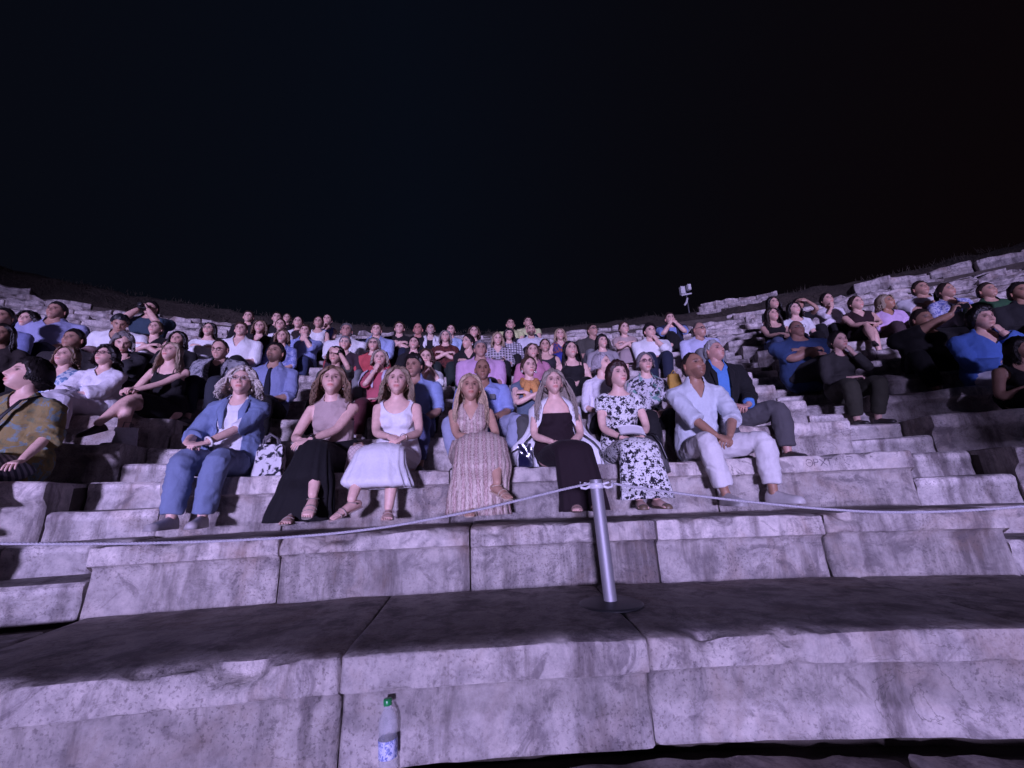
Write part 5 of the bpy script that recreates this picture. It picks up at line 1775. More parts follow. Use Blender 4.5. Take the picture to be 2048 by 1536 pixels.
# centre block, upper rows
S(7, 799, 658, 'm', 'man in a black shirt with one forearm raised across his chest', hair=('short',), hc=BRN, skin=SK1, w=1.12, top=T(CBLK, .9, 'collar'), bot=B(CNAVY), arms='crossed', yaw=2, hs=1.15)
S(7, 836, 660, 'm', 'bald flushed man in black in the upper middle', hair=('bald', .7), hc=GRY, skin=(.56, .29, .24), w=1.1, top=T(CBLK, 1.0), bot=B(CBLK), yaw=-3, hs=1.15)
S(7, 861, 660, 'f', 'pale woman in a white cardigan over black with hair tied back', hair=('bun',), hc=RED, skin=(.66, .48, .42), top=T(CBLK, 0, 'scoop'), jacket=dict(mat=F(CWHT), sleeve=1.8, name='cardigan', open=[.08] * 5), bot=B(CBLK), yaw=4, hs=1.08)
S(4, 828, 689, 'f', 'woman in black with dark hair drawn back, gazing upward', hair=('bun', 1.3), hc=BLK, skin=SK1, top=T(CBLK, 1.2, 'v'), bot=B(CBLK), yaw=0, pitch=14)
S(5, 891, 675, 'f', 'woman with a grey bob in a dark red top with folded arms', hair=('bob', .95, .08), hc=(.25, .22, .21), skin=SK1, age=.6, top=T((.13, .028, .022), 1.1, 'crew', 'print', c2=(.05, .016, .016), loose=.03), bot=B((.02, .03, .028)), arms='crossed', yaw=0, pitch=8)
S(7, 902, 662, 'f', 'woman in a pale blue top behind the grey bob', hair=('pony',), hc=BRN, skin=SK1, top=T((.36, .48, .72), .8), bot=B((.3, .36, .5)), yaw=0, hs=1.08)
S(4, 936, 685, 'f', 'dark-haired woman in black with a white earring, turned to the left', hair=('bun', 1.6), hc=BLK, skin=SK2, top=T(CBLK, 1.3, 'v'), bot=B((.012, .03, .02)), yaw=-38, pitch=2, arms='crossed', lean=10, extra=[('earring', earrings((.9, .88, .86), .013, .012))])
S(6, 948, 666, 'f', 'woman with a brown bob and purple lips in the middle rows', hair=('bob', .95, .08), hc=BRN, skin=SK1, top=T(CBLK, 1.2), bot=B(CBLK), yaw=2, pitch=8, hs=1.08)
S(3, 961, 700, 'm', 'grey-haired man in a pink shirt behind the bald man in blue', hair=('short', .8), hc=(.22, .21, .22), skin=(.50, .31, .25), w=1.16, top=T((.60, .34, .56), 1.2, 'crew', loose=.03), bot=B((.03, .028, .03)), yaw=6, pitch=4, arms='thighs', age=.8, hs=1.05)
S(1, 828, 733, 'm', 'dark-haired man with side-parted hair in a light blue shirt, looking down left', hair=('short', 1.5), hc=BLK, skin=(.40, .24, .18), w=1.1, top=T((.25, .33, .62), .95, 'collar', loose=.03, sloose=.025), bot=B((.075, .085, .19)), yaw=-14, pitch=-4, lean=8, legs='neutral', arms='thighs', near=True)
S(2, 852, 717, 'f', 'woman in a white blouse with both hands pressed to her mouth', hair=('pixie', 1.0), hc=BRN, skin=SK1, top=T(CWHT, 1.0, 'v', loose=.03), bot=B(CBLK), arms='mouth2', yaw=4, pitch=4, lean=12)
S(1, 965, 741, 'm', 'bald tanned man in a blue short-sleeved shirt with a dark pocket badge', hair=('bald', .6), hc=(.1, .08, .07), skin=(.33, .19, .13), w=1.14, top=T((.25, .32, .66), .9, 'v', loose=.04, sloose=.035, depth=.09), bot=B((.30, .33, .48)), yaw=2, pitch=2, arms='thighs', legs='apart', age=.9, near=True, belly=.03, extra=[('badge', badge(.085, .335, (.012, .012, .018)))])
S(5, 995, 679, 'f', 'blonde woman in a black and white checked shirt reading a sheet of paper', hair=('long', .9, .12), hc=BLO, skin=SK1, top=T((.06, .05, .06), 1.3, 'v', 'plaid', c2=(.52, .48, .52)), bot=B(CBLK), arms='paper', yaw=6, pitch=-6, lean=8)
S(6, 1018, 671, 'f', 'woman with a black fringe in a white checked shirt', hair=('bobfringe', 1.0, .12), hc=BLK, skin=SK1, top=T((.62, .60, .64), 1.4, 'crew', 'plaid', c2=(.10, .09, .12)), bot=B(CBLK), yaw=4, pitch=8, arms='lap', hs=1.05)
S(9, 1021, 650, 'm', 'left one of the two stewards in yellow vests', hair=('short', .8), hc=DBR, skin=SK2, w=1.12, top=T((.62, .66, .26), .3, 'v', name='vest'), bot=B(CNAVY), yaw=6, hs=1.25, tsmax=1.3)
S(10, 1056, 646, 'm', 'right one of the two stewards in yellow vests', hair=('short', .8), hc=DBR, skin=SK2, w=1.15, top=T((.62, .66, .28), .3, 'v', name='vest'), bot=B(CNAVY), yaw=8, hs=1.3, tsmax=1.3, arms='lap')
S(7, 1062, 662, 'm', 'black-bearded bald man in a pale shirt below the stewards', hair=('bald', .5), hc=BLK, skin=SK2, beard='full', brow=(.05, .04, .04), w=1.05, top=T((.62, .60, .66), 1.8), bot=B(CBLK), yaw=2, hs=1.15)
S(3, 1065, 704, 'f', 'long-haired brunette in pink behind the woman with an orange scarf', hair=('long', .95, .16), hc=BRN, skin=SK1, top=T((.55, .20, .32), 1.0, 'v'), bot=B(CBLK), yaw=2, pitch=8)
S(4, 1090, 693, 'f', 'woman in a dark tank top with brown hair tied back', hair=('pony', 1.1), hc=BRN, skin=SK2, top=T((.03, .028, .035), 0, 'strap'), bot=B(CBLK), yaw=-2, pitch=6)
S(6, 1120, 671, 'f', 'blonde woman in a royal blue dress with orange trim', hair=('long', .95, .12), hc=BLO, skin=SK1, top=T((.03, .045, .22), 0, 'v', 'print', c2=(.34, .10, .04), name='dress'), bot=B((.03, .04, .32), 'dress', len=1.5), yaw=2, pitch=8, hs=1.05)
S(1, 1058, 735, 'f', 'woman with hair pinned up, large earrings and an orange scarf', hair=('bun', 1.35), hc=BRN, skin=SK1, age=.5, top=T((.10, .14, .20), .12, 'v', loose=.02), bot=B((.09, .09, .085)), yaw=12, pitch=6, arms='crossed', near=True, extra=[('earring', earrings((.85, .82, .80), .013, .012)), ('scarf', scarf((.62, .27, .05)))])
S(3, 1142, 702, 'f', 'woman with very long straight black hair in a low-cut black top', hair=('long', 1.0, .30, -.4), hc=(.010, .009, .010), skin=SK1, top=T(CBLK, 0, 'spag', name='top'), bot=B(CBLK), arms='lap', yaw=6, pitch=12, hs=1.1)
S(6, 1185, 662, 'm', 'man in glasses and a dark olive shirt turned to the right', hair=('short', .9), hc=DBR, skin=(.50, .31, .25), glasses=(.05, .04, .04), w=1.12, top=T((.07, .065, .055), .9, 'collar'), bot=B(CGREY), yaw=24, hs=1.1, arms='lap')
S(4, 1204, 685, 'f', 'woman with chin-length black hair in a grey tee beside the olive shirt', hair=('bobfringe', 1.0, .08), hc=BLK, skin=SK1, top=T((.33, .30, .32), .8), bot=B(CBLK), yaw=14, pitch=8)
S(6, 1248, 658, 'f', 'woman in a beige lace top with folded arms in the upper centre', hair=('pony', 1.1), hc=BRN, skin=SK1, top=T((.50, .36, .33), .5, 'crew'), bot=B((.40, .30, .30), 'skirt', len=1.5), arms='crossed', yaw=10, pitch=4, hs=1.1)
S(5, 1300, 664, 'm', 'young man with dark swept hair in a white shirt, hand at his chin', hair=('short', 1.5), hc=BLK, skin=SK1, w=1.1, top=T(CWHT, 1.5, 'crew', loose=.03, sloose=.02), bot=B(CNAVY), arms='chin_b', yaw=8, pitch=0, hs=1.1, lean=8)
S(8, 1340, 639, 'm', 'man in a blue shirt and dark vest with both hands at his mouth', hair=('short', 1.2), hc=DBR, skin=SK1, w=1.15, top=T((.22, .30, .62), .9, 'crew'), jacket=dict(mat=F(CNAVY), sleeve=0, name='vest', open=[.06] * 5), bot=B(CBLK), arms='mouth2', yaw=0, hs=1.2, tsmax=1.25, lean=12, legs='cross_b')
S(5, 1398, 662, 'm', 'bald man in glasses and a pale blue shirt turned right, beside the empty rows', hair=('bald', .8), hc=(.12, .10, .10), skin=(.47, .28, .22), glasses=(.06, .05, .05), w=1.1, top=T((.50, .52, .74), .95, 'collar', loose=.02), bot=B(CGREY), yaw=28, pitch=2, hs=1.15, age=.8)
S(1, 1204, 722, 'f', 'white-haired woman in a white knit seen from the side behind the floral dress', hair=('pixie', 1.1, .05), hc=(.46, .42, .46), skin=SK1, age=1, top=T((.72, .68, .74), 1.2, 'crew', loose=.03), bot=B(CBLK), yaw=44, pitch=4, arms='lap', near=True)
S(1, 1290, 727, 'f', 'grey-haired woman in purple glasses and a printed tee, smiling', hair=('pixie', .7, .03), hc=(.20, .18, .19), skin=SK1, age=1, glasses=(.10, .03, .12), top=T((.58, .56, .60), .8, 'crew', 'print', c2=(.03, .03, .04), c3=(.16, .34, .30)), bot=B(CBLK), yaw=2, pitch=2, near=True)
S(1, 1428, 702, 'm', 'grey-haired man in a black suit jacket over a bright blue shirt', hair=('short', .9), hc=(.32, .32, .33), skin=(.52, .30, .25), age=.9, w=1.12, top=T((.06, .22, .60), 1.92, 'collar', loose=.01), jacket=dict(mat=F((.012, .012, .014)), sleeve=1.82, name='suit_jacket', open=[.045, .05, .06, .07, .07]), bot=B((.085, .08, .088), loose=.02), yaw=26, pitch=12, near=True, arms='lap', arm={'a': (.0, -.30, .21), 'b': (.14, -.31, .20)}, tsmax=1.22, legs='apart', leg={'a': (-.05, -.42, None), 'b': (.36, -.40, None)})

# right block
S(8, 1546, 608, 'f', 'dark-haired woman behind the couple in black and white, upper right', hair=('long', 1.0, .14), hc=BLK, skin=SK2, top=T(CBLK, .6), bot=B(CBLK), yaw=12, hs=1.2)
S(6, 1544, 631, 'f', 'woman in a black top and blue jeans with long dark hair by the right stairs', hair=('long', 1.0, .2), hc=DBR, skin=SK2, top=T(CBLK, 0, 'strap'), bot=B((.12, .18, .38)), arms='knee', legs='up', yaw=14, pitch=8, hs=1.1)
S(6, 1588, 620, 'f', 'woman in a white tee with dark hair, leaning back in the right block', hair=('long', .95, .12), hc=BLK, skin=SK1, top=T(CWHT, .7, 'scoop'), bot=B(CBLK), yaw=8, pitch=10, arms='lap', hs=1.1)
S(7, 1597, 611, 'f', 'woman in black with one arm raised behind the white tee', hair=('bun', 1.3), hc=BLK, skin=SK3, top=T(CBLK, .4), bot=B(CBLK), arms='forehead', yaw=-8, hs=1.1)
S(3, 1593, 660, 'm', 'bald man in glasses and a navy tee with folded arms by the right stairs', hair=('bald', .7), hc=(.12, .11, .11), skin=(.42, .24, .19), glasses=(.7, .65, .6), w=1.25, top=T((.035, .075, .20), .85, 'crew', loose=.03, sloose=.02), bot=B((.035, .035, .042)), arms='crossed', legs='cross_a', yaw=8, pitch=6, hs=1.02)
S(7, 1654, 601, 'f', 'woman in a loose white shirt with a hand at her mouth, upper right', hair=('bun', 1.4), hc=BLK, skin=SK2, top=T((.70, .64, .70), 1.2, 'crew', loose=.04), bot=B(CBLK), arms='chin_a', yaw=10, hs=1.15, legs='up')
S(6, 1712, 608, 'f', 'woman in a dark wine tank dress with bare crossed legs', hair=('bun', 1.1), hc=DBR, skin=SK2, top=T((.03, .012, .016), 0, 'v', name='dress'), bot=B((.02, .012, .014), 'dress', len=.9), arms='knee', legs='cross_b', yaw=12, hs=1.15, w=1.12)
S(6, 1771, 606, 'f', 'woman with a blond bob in a pink blouse, turned right', hair=('bob', 1.05, .09), hc=(.26, .21, .15), skin=(.40, .22, .14), top=T((.58, .38, .64), 1.4, 'v', loose=.03), bot=B((.06, .035, .04)), arms='lap', yaw=28, hs=1.15)
S(2, 1677, 683, 'f', 'dark-haired woman in olive trousers covering her mouth by the right stairs', hair=('bun', 1.5), hc=BLK, skin=SK1, top=T((.045, .042, .042), 1.8), bot=B((.05, .048, .035)), arms='chin_b', legs='up', yaw=6, lean=16, pitch=2)
S(7, 1841, 579, 'm', 'broad man in a white tee with arms folded, upper right', hair=('short', .8), hc=DBR, skin=SK3, w=1.35, top=T((.55, .52, .56), .8, 'crew', loose=.04, sloose=.02), bot=B(CBLK), arms='crossed', yaw=10, hs=1.25, tsmax=1.3)
S(6, 1892, 583, 'f', 'woman in a blue and white blouse beside the broad man in a white tee', hair=('pony', 1.2), hc=DBR, skin=SK3, w=1.15, top=T((.40, .42, .60), 1.0, 'v', 'print', c2=(.12, .14, .36), loose=.03), bot=B(CGREY), arms='thighs', yaw=18, hs=1.15)
S(5, 1974, 583, 'm', 'boy in a green tee with a white print across the chest', hair=('short', .9), hc=DBR, skin=SK3, top=T((.020, .065, .030), .8, 'crew', 'print', c2=(.025, .08, .035)), bot=B((.05, .05, .05)), arms='thighs', yaw=14, hs=1.05)
S(3, 1844, 641, 'm', 'man in black taking a picture with a phone held in both raised hands', hair=('short', .9), hc=DBR, skin=SK4, w=1.3, top=T((.010, .009, .010), .95, 'crew', loose=.03), bot=B((.010, .010, .011)), arms='phone', arm={'a': (.06, -.33, -.03), 'b': (.20, -.30, -.02)}, yaw=12, pitch=4, hs=1.12, lean=6, legs='apart', extra=[('wristwatch', watch('b', (.6, .58, .56)))])
S(2, 1963, 639, 'm', 'man in a bright blue jersey with black hair and a hand on his mouth', hair=('fringe', 1.1), hc=BLK, skin=SK2, w=1.22, top=T((.05, .14, .48), 1.85, 'v', loose=.03, sloose=.02), bot=B((.68, .66, .74), loose=.03), arms='chin_b', legs='cross_a', yaw=4, pitch=0, hs=1.12, lean=12, shoe=('sneaker', (.45, .44, .42)), near=True)
S(4, 2041, 586, 'm', 'dark figure in black at the right edge, upper rows', hair=('short', 1.3), hc=BLK, skin=SK4, w=1.2, top=T(CBLK, 1.8), bot=B(CBLK), yaw=0, hs=1.1)
S(1, 2044, 742, 'f', 'woman in a black sleeveless dress with one bare arm, at the right edge', hair=('bob', 1.2, .12), hc=BLK, skin=SK3, w=1.15, top=T(CBLK, 0, 'scoop', name='dress'), bot=B(CBLK, 'dress', len=1.8, flare=.08), yaw=10, pitch=2, lean=16, tsmin=.75, near=True)

S(4, 356, 681, 'f', 'black-haired person in black half hidden behind the blonde woman in a strappy dress', hair=('bob', 1.0, .08), hc=BLK, skin=SK2, top=T(CBLK, 1.8), bot=B(CBLK), yaw=0, pitch=4)
S(10, 574, 638, 'f', 'pale head just showing above the rim right of the dark-clad man in the top row', hair=('bun',), hc=LBR, skin=SK1, top=T((.30, .28, .30), 1.2), bot=B(CBLK), yaw=4, hs=1.05, tsmin=.8)
PEOPLE = [build_person(sp) for sp in SPECS]
run_jobs()
WHO = {}
for p in PEOPLE:
    finish_person(p)
    WHO[p.sp['label']] = p
    if abs(p.err) > 6:
        print('ERR', p.sp['label'][:40], round(p.err, 1), 'phi', round(p.phi, 1))

# ------------------------------------------------------------------ things lying, standing and hanging about
def on_cyl(px, py, r):
    """where the sight line through a picture point meets the upright cylinder of radius r"""
    d = np.array(FW + RT * ((px - 1024) / FPX) + UP * ((768 - py) / FPX))
    o = np.array(CAM_POS)
    a = d[0] ** 2 + d[1] ** 2; b = 2 * (o[0] * d[0] + o[1] * d[1]); c = o[0] ** 2 + o[1] ** 2 - r * r
    t_ = (-b + math.sqrt(b * b - 4 * a * c)) / (2 * a)
    return o + d * t_

def stand(name, label, cat, px, r, z, turn=0.0, group=None):
    ph = phi_at(px, r, z)
    o = empty(name, pol(r, ph, z))
    o.rotation_euler = (0, 0, -rad_(ph) + turn)
    tag(o, label, cat, group)
    return o

# barrier post with its two hooks
M_STEEL = plain('brushed_steel', (.36, .35, .38), .58, .6, noise_amt=.05, scale=90)
M_BASE = plain('black_base', (.020, .020, .022), .45, .2)
M_HOOK = plain('white_plastic', (.70, .68, .72), .4)
RP = 13.545
post = stand('barrier_post', 'short steel barrier post on a round black base, standing on the lower step', 'barrier post', 1222, RP, TJ[1])
g = Geo()
v, f = lathe([(0, .0), (.158, .0), (.165, .004), (.165, .010), (.150, .016), (.05, .021), (.036, .024), (0, .024)], 40); g.add(v, f)
put('base', g.mesh('base'), M_BASE, post)
g = Geo()
v, f = lathe([(.0, .02), (.034, .02), (.034, .625), (.0325, .634), (.0, .636)], 28); g.add(v, f)
tilt = np.array([[1, 0, -.035], [0, 1, 0], [0, 0, 1]])
o = put('post', make_mesh('post', np.concatenate(g.v) @ tilt.T, g.f), M_STEEL, post); autosmooth(o.data, 40)
g = Geo()
v, f = lathe([(.0355, .585), (.040, .588), (.040, .612), (.0355, .615)], 24); g.add(v @ tilt.T, f)
put('collar', g.mesh('collar'), M_HOOK, post)
for q in (-1, 1):
    b = A(-.021 + q * .036, 0, .598)
    g = Geo()
    v, f = tube([b, b + A(q * .025, -.004, -.010), b + A(q * .048, -.004, -.006), b + A(q * .055, -.004, .012), b + A(q * .052, -.004, .024)], [.008, .0075, .007, .006, .005], 8); g.add(v, f)
    v, f = tube([b + A(q * .004, -.012, .012), b + A(q * .03, -.014, .018)], [.007, .006], 8); g.add(v, f)
    put('hook', g.mesh('hook'), M_HOOK, post)

# twisted white rope either side of the post
M_ROPE = plain('white_rope', (.50, .48, .52), .85, noise_amt=.35, scale=200)
def rope(label, pix):
    P_ = np.array([on_cyl(x, y, RP - .02) for x, y in pix])
    seg = np.linalg.norm(np.diff(P_, axis=0), axis=1)
    s = np.concatenate([[0], np.cumsum(seg)])
    n = int(s[-1] / .011)
    q = np.linspace(0, s[-1], n)
    C = np.stack([np.interp(q, s, P_[:, i]) for i in range(3)], 1)
    for _ in range(60):
        C[1:-1] = .5 * C[1:-1] + .25 * (C[2:] + C[:-2])
    T_ = np.gradient(C, axis=0); T_ /= np.linalg.norm(T_, axis=1)[:, None]
    U_ = np.cross(T_, A(0, 0, 1)); U_ /= np.linalg.norm(U_, axis=1)[:, None]
    V_ = np.cross(T_, U_)
    g = Geo()
    for k in range(3):
        a = q / .048 * 2 * math.pi + k * 2 * math.pi / 3
        pts = C + U_ * (np.cos(a) * .0038)[:, None] + V_ * (np.sin(a) * .0038)[:, None]
        v, f = tube(pts, [.0043] * n, 5, None, lat=(0, 0, 1)); g.add(v, f)
    o = put('rope', g.mesh('rope', color=False), M_ROPE)
    tag(o, label, 'rope')
rope('twisted white rope sagging from the barrier post across to the left edge', [(1180, 967), (1120, 980), (1040, 1000), (960, 1019), (880, 1035), (780, 1053), (680, 1066), (560, 1076), (420, 1083), (260, 1087), (100, 1088), (-120, 1086), (-260, 1080)])
rope('twisted white rope sagging from the barrier post toward the right edge', [(1226, 967), (1260, 973), (1330, 983), (1420, 995), (1520, 1006), (1620, 1016), (1720, 1023), (1800, 1025), (1900, 1023), (2000, 1017), (2100, 1008)])

# water bottle
bt = stand('water_bottle', 'clear plastic water bottle with a green cap in front of the bottom riser', 'bottle', 776, RJ[1] - .044, TJ[0] - .006)
bt.rotation_euler = (rad_(-2), rad_(-3), 0)
t = NT('clear_plastic'); t.b.inputs['Base Color'].default_value = (.85, .86, .92, 1); t.b.inputs['Roughness'].default_value = .18
t.b.inputs['Transmission Weight'].default_value = .55; t.b.inputs['IOR'].default_value = 1.2; t.b.inputs['Specular IOR Level'].default_value = .8
_mx = t.n('MixShader'); _tr = t.n('BsdfTransparent'); _mx.inputs[0].default_value = .45
t.l(_tr.outputs[0], _mx.inputs[1]); t.l(t.b.outputs[0], _mx.inputs[2])
t.l(_mx.outputs[0], [x for x in t.t.nodes if x.type == 'OUTPUT_MATERIAL'][0].inputs[0])
g = Geo()
prof = [(0, .0), (.020, .002), (.028, .0), (.0325, .008), (.033, .03), (.0318, .036), (.033, .042), (.0318, .048), (.033, .054), (.0318, .060), (.033, .066), (.033, .130), (.0318, .136), (.033, .142), (.0318, .148), (.033, .154), (.0335, .170), (.031, .186), (.022, .206), (.014, .218), (.0125, .226), (.0125, .234)]
v, f = lathe(prof, 28); g.add(v, f); put('body', g.mesh('body'), t.m, bt)
g = Geo(); v, f = lathe([(.0338, .072), (.0342, .073), (.0342, .127), (.0338, .128)], 28); g.add(v, f)
put('label', g.mesh('label'), fabric('paper', (.55, .58, .80), 'print', c2=(.16, .20, .48), c3=(.7, .7, .78), scale=4.5, rough=.4, sheen=0), bt)
g = Geo(); v, f = lathe([(0, .229), (.0150, .229), (.0155, .232), (.0155, .246), (.0140, .249), (0, .249)], 24); g.add(v, f)
put('cap', g.mesh('cap'), plain('green_cap', (.015, .26, .07), .3), bt)

# bags on the front seat row
def soft_box(w, d, h, puff=.12, sag=.0, seed=1, top=.85, n=9):
    g = np.linspace(-1, 1, n)
    V, Fa, m = [], [], 0
    for ax in range(3):
        for s_ in (-1, 1):
            a, b = np.meshgrid(g, g)
            p_ = np.zeros((n * n, 3)); p_[:, ax] = s_; p_[:, (ax + 1) % 3] = a.ravel(); p_[:, (ax + 2) % 3] = b.ravel()
            V.append(p_)
            fq = grid_faces(n, n, False)
            if s_ < 0: fq = fq[:, ::-1]
            Fa.append(fq + m); m += n * n
    V = np.concatenate(V)
    r = np.linalg.norm(V, axis=1)[:, None]
    V = V * (1 - puff) + V / r * 1.25 * puff
    k = (1 + (top - 1) * (V[:, 2] * .5 + .5))
    V = V * A(w / 2, d / 2, h / 2) ; V[:, 0] *= k; V[:, 1] *= k ** 2
    V[:, 2] += h / 2
    V += (fbm(V * 14 + seed, 3) * .010)[:, None] * A(1, 1, .6)
    V[:, 2] = np.maximum(V[:, 2], .001)
    return V, Fa
b = stand('tote_bag', 'white tote bag with black scribbled print between the first two front women', 'bag', 537, seatR(0) + .13, seatT(0), .1)
v, f = soft_box(.21, .12, .255, .10, seed=3); put('bag_body', make_mesh('bag_body', v, f), fabric('canvas', (.66, .64, .66), 'print', c2=(.02, .02, .03), scale=.55, rough=.7), b)
for y_ in (-.03, .03):
    g = Geo(); v, f = tube([(-.06, y_, .22), (-.055, y_ - .01, .29), (-.01, y_ - .02, .335), (.045, y_ - .01, .30), (.06, y_, .22)], [(.010, .003)] * 5, 6); g.add(v, f); put('handle', g.mesh('handle'), plain('bag_handle', (.10, .09, .10), .6), b)
b = stand('handbag', 'round quilted cream handbag sitting left of the white dress', 'bag', 716, seatR(0) + .12, seatT(0), .0)
v, f = soft_box(.225, .13, .235, .55, seed=8, top=.72); put('bag_body', make_mesh('bag_body', v, f), fabric('leather', (.56, .46, .44), 'quilt', c2=(.30, .22, .22), rough=.5), b)
g = Geo(); v, f = tube([(-.05, -.02, .20), (-.035, -.03, .245), (.02, -.03, .255), (.055, -.02, .20)], [(.011, .006)] * 4, 8); g.add(v, f); put('handle', g.mesh('handle'), plain('tan_leather', (.26, .17, .13), .5), b)
b = stand('handbag', 'dark navy patent handbag standing beside the draped white jacket', 'bag', 1052, seatR(0) + .05, seatT(0), -.1)
v, f = soft_box(.115, .09, .20, .06, seed=12, top=.95); put('bag_body', make_mesh('bag_body', v, f), plain('patent_leather', (.010, .010, .035), .12), b)
g = Geo(); v, f = tube([(-.03, -.047, .19), (.0, -.055, .15), (.03, -.047, .19)], [(.006, .003)] * 3, 6); g.add(v, f); put('clasp', g.mesh('clasp'), M_STEEL, b)
b = stand('leather_bag', 'slouchy black leather bag spilling over the seat edge beside the floral dress', 'bag', 1302, seatR(0) + .02, seatT(0) - .10, -.2)
v, f = soft_box(.26, .15, .33, .45, seed=17, top=.7); v = v + A(0, -.02, 0); v[:, 0] += .10 * (.30 - v[:, 2]) ; put('bag_body', make_mesh('bag_body', v, f), plain('black_leather', (.013, .012, .014), .35), b)
g = Geo(); v, f = tube([(-.08, -.06, .28), (-.04, -.10, .33), (.05, -.10, .32), (.10, -.08, .24), (.13, -.10, .12)], [(.009, .004)] * 5, 6); g.add(v, f); put('strap', g.mesh('strap'), plain('black_leather', (.013, .012, .014), .35), b)
b = stand('paper_bag', 'small white paper bag with loop handles on the steps by the bare-legged woman', 'bag', 247, seatR(1) + .45, seatT(1), .3)
v, f = soft_box(.16, .10, .20, .02, seed=5, top=1.0); put('bag_body', make_mesh('bag_body', v, f, smooth=False), plain('white_paper', (.72, .70, .74), .7), b)
for y_ in (-.045, .045):
    g = Geo(); v, f = tube([(-.03, y_, .19), (-.025, y_, .25), (.025, y_, .25), (.03, y_, .19)], [.004] * 4, 6); g.add(v, f); put('handle', g.mesh('handle'), plain('cord', (.08, .07, .08), .6), b)
b = stand('mustard_bag', 'mustard yellow bag on the seat behind the tanned man in linen', 'bag', 1352, seatR(3) + .10, seatT(3), .0)
v, f = soft_box(.20, .13, .26, .35, seed=22, top=.75); put('bag_body', make_mesh('bag_body', v, f), plain('mustard_cloth', (.42, .24, .03), .7), b)
g = Geo(); v, f = tube([(-.05, 0, .24), (0, -.02, .31), (.05, 0, .24)], [.007] * 3, 6); g.add(v, f); put('handle', g.mesh('handle'), plain('mustard_cloth', (.42, .24, .03), .7), b)

# sheets of paper, phone and camera in people's hands
def held(name, label, cat, who, pos, rot, parts):
    p = WHO[who]
    o = empty(name)
    M = Matrix.Translation(Vector(p.loc)) @ Matrix.Rotation(p.rot, 4, 'Z') @ Matrix.Translation(Vector(pos(p.P))) @ rot.to_4x4()
    o.matrix_world = M
    tag(o, label, cat)
    for nm, me, mt in parts:
        put(nm, me, mt, o)
    return o
from mathutils import Euler
def sheet(w, h, bend=.02):
    u = np.linspace(-1, 1, 7); X_, Y_ = np.meshgrid(u * w / 2, u * h / 2)
    Z_ = bend * (1 - (X_ / (w / 2)) ** 2) + .004 * Y_ / h
    top = np.stack([X_, Y_, Z_], -1).reshape(-1, 3)
    v = np.concatenate([top, top - A(0, 0, .0015)])
    f1 = grid_faces(7, 7, False)
    b = [0, 1, 2, 3, 4, 5, 6, 13, 20, 27, 34, 41, 48, 47, 46, 45, 44, 43, 42, 35, 28, 21, 14, 7]
    rim = np.array([(b[i], b[(i + 1) % 24], b[(i + 1) % 24] + 49, b[i] + 49) for i in range(24)])
    return make_mesh('sheet', v, [f1, f1[:, ::-1] + 49, rim])
M_PAPER = plain('paper_white', (.78, .76, .78), .7, noise_amt=.05)
mid = lambda P: .5 * (P.wri['a'] + P.wri['b'])
held('leaflet', 'folded white programme under the hands of the woman in the floral dress', 'paper', 'short dark-haired woman in a black and white floral dress with a paper on her lap', lambda P: mid(P) + A(.01, .02, .055), Euler((.75, .06, .05)).to_matrix(), [('sheet', sheet(.21, .13), M_PAPER)])
held('paper_sheet', 'white sheet held by the blonde woman in the checked shirt', 'paper', 'blonde woman in a black and white checked shirt reading a sheet of paper', lambda P: mid(P) + A(0, -.10, .04), Euler((.35, 0, .1)).to_matrix(), [('sheet', sheet(.21, .28), M_PAPER)])
v, f = soft_box(.078, .010, .155, .02, seed=2, top=1.0, n=4)
held('phone', 'black phone raised by the shadowed man in black', 'phone', 'man in black taking a picture with a phone held in both raised hands', lambda P: mid(P) + A(0, -.03, .06), Euler((.1, 1.57, 0)).to_matrix(), [('phone_body', make_mesh('phone_body', v - A(0, 0, .078), f), plain('black_glass', (.01, .01, .012), .15))])
g = Geo(); v, f = boxgeo((-.065, -.03, -.045), (.065, .03, .045)); g.add(v, f)
g2 = Geo(); v, f = lathe([(0, 0), (.034, 0), (.036, .01), (.036, .07), (.030, .078), (0, .070)], 18); g2.add(v @ rotx(math.pi / 2).T - A(0, .03, 0), f)
held('camera_held', 'black camera held to the eye of the man in teal, upper left', 'camera', 'man in a dark teal top holding a camera up to his face', lambda P: mid(P) + A(0, -.02, .05), Euler((-.1, 0, -.15)).to_matrix(), [('camera_body', g.mesh('camera_body', False), M_BASE), ('lens', g2.mesh('lens'), M_BASE)])

# letters cut long ago into the nosing of the front seat row, at its right end
STROKES = {
    'L': [[(0, 0), (.5, 1), (1, 0)]], 'N': [[(0, 0), (0, 1), (1, 0), (1, 1)]], 'M': [[(0, 0), (.15, 1), (.5, .3), (.85, 1), (1, 0)]],
    'O': [[(.5 + .5 * math.cos(a), .5 + .5 * math.sin(a)) for a in np.linspace(0, 6.283, 17)]], 'P': [[(0, 0), (0, 1), (.7, .95), (.8, .7), (.6, .5), (0, .48)]],
    'X': [[(0, 0), (1, 1)], [(0, 1), (1, 0)]], 'T': [[(0, 1), (1, 1)], [(.5, 1), (.5, 0)]], 'A': [[(0, 0), (.5, 1), (1, 0)], [(.2, .4), (.8, .4)]], 'K': [[(0, 0), (0, 1)], [(.9, 1), (0, .45), (.9, 0)]],
    'Q': [[(.5 + .5 * math.cos(a), .5 + .5 * math.sin(a)) for a in np.linspace(0, 6.283, 17)], [(.25, .5), (.75, .5)]], '.': [[(.4, .1), (.6, .15)]], '-': [[(0, .5), (1, .5)]]}
M_CUT = plain('grimy_cut', (.17, .15, .16), .9)
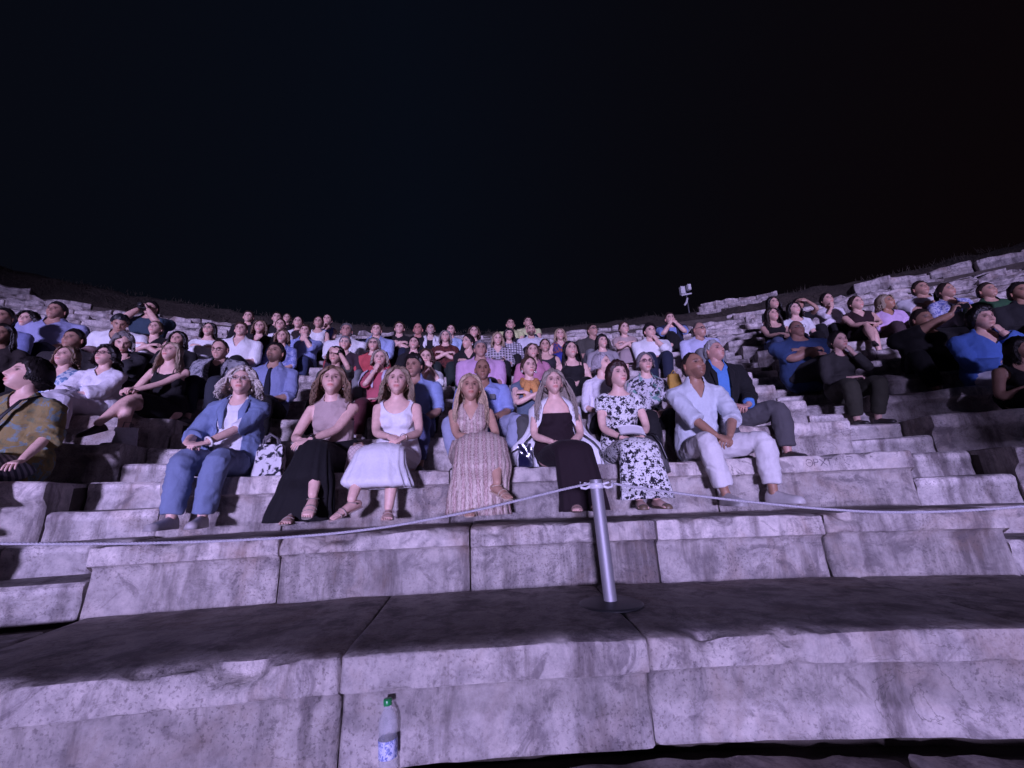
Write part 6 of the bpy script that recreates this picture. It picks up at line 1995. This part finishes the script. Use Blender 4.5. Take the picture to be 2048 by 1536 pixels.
blocks3 = [o for o in tiers[3].children]
g = Geo()
for ch, px, w_, h_ in (('L', 1556, .030, .045), ('M', 1578, .060, .035), ('N', 1600, .040, .03), ('Q', 1618, .050, .055), ('P', 1633, .040, .055), ('X', 1646, .05, .055), ('T', 1658, .055, .055), ('A', 1674, .05, .055), ('O', 1699, .075, .065), ('.', 1728, .03, .03), ('N', 1752, .07, .06), ('L', 1778, .06, .055), ('N', 1800, .05, .05)):
    c = phi_at(px, RJ[3] - .036, TJ[3] - .055)
    for st in STROKES[ch]:
        pts = [pol(RJ[3] - .0375, c + math.degrees((x - .5) * w_ / RJ[3]), TJ[3] - .088 + y * h_) for x, y in st]
        v, f = tube(pts, [.0026] * len(pts), 5, 'flat', lat=(0, 0, 1)); g.add(v, f)
put('inscription', g.mesh('inscription', color=False), M_CUT, tiers[3])

# white jacket tail lying on the seat is part of the draped jacket: see the plum dress below
pw = WHO['woman with very long grey hair in a dark plum dress, white jacket over her shoulders']

# stack of speaker cabinets added unseen behind the camera to shade the right-hand seats
sp_ = empty('shade_blocker_stack', (2.12, 4.0, 0))
tag(sp_, 'black loudspeaker stack of cabinets on a stand, added unseen to shade right-hand seats', 'blocker')
M_CAB = plain('blocker_black', (.012, .012, .013), .6)
for i, z0 in enumerate((1.32, 1.98, 2.64)):
    g = Geo(); v, f = boxgeo((-.46, -.32, z0), (.46, .32, z0 + .63)); g.add(v, f)
    c = put('cabinet', g.mesh('cabinet', False), M_CAB, sp_)
    g = Geo(); v, f = lathe([(0, 0), (.20, .02), (.24, .03), (.24, 0)], 24); g.add(v @ rotx(-math.pi / 2).T + A(0, .325, z0 + .31), f); put('driver', g.mesh('driver'), M_STEEL, c)
g = Geo()
for a in (0, 2.09, 4.19):
    v, f = tube([(0, 0, .75), (math.cos(a) * .6, math.sin(a) * .6, .02)], [.025, .025], 8); g.add(v, f)
v, f = tube([(0, 0, .5), (0, 0, 1.32)], [.03, .03], 10); g.add(v, f)
put('stand', g.mesh('stand'), M_CAB, sp_)
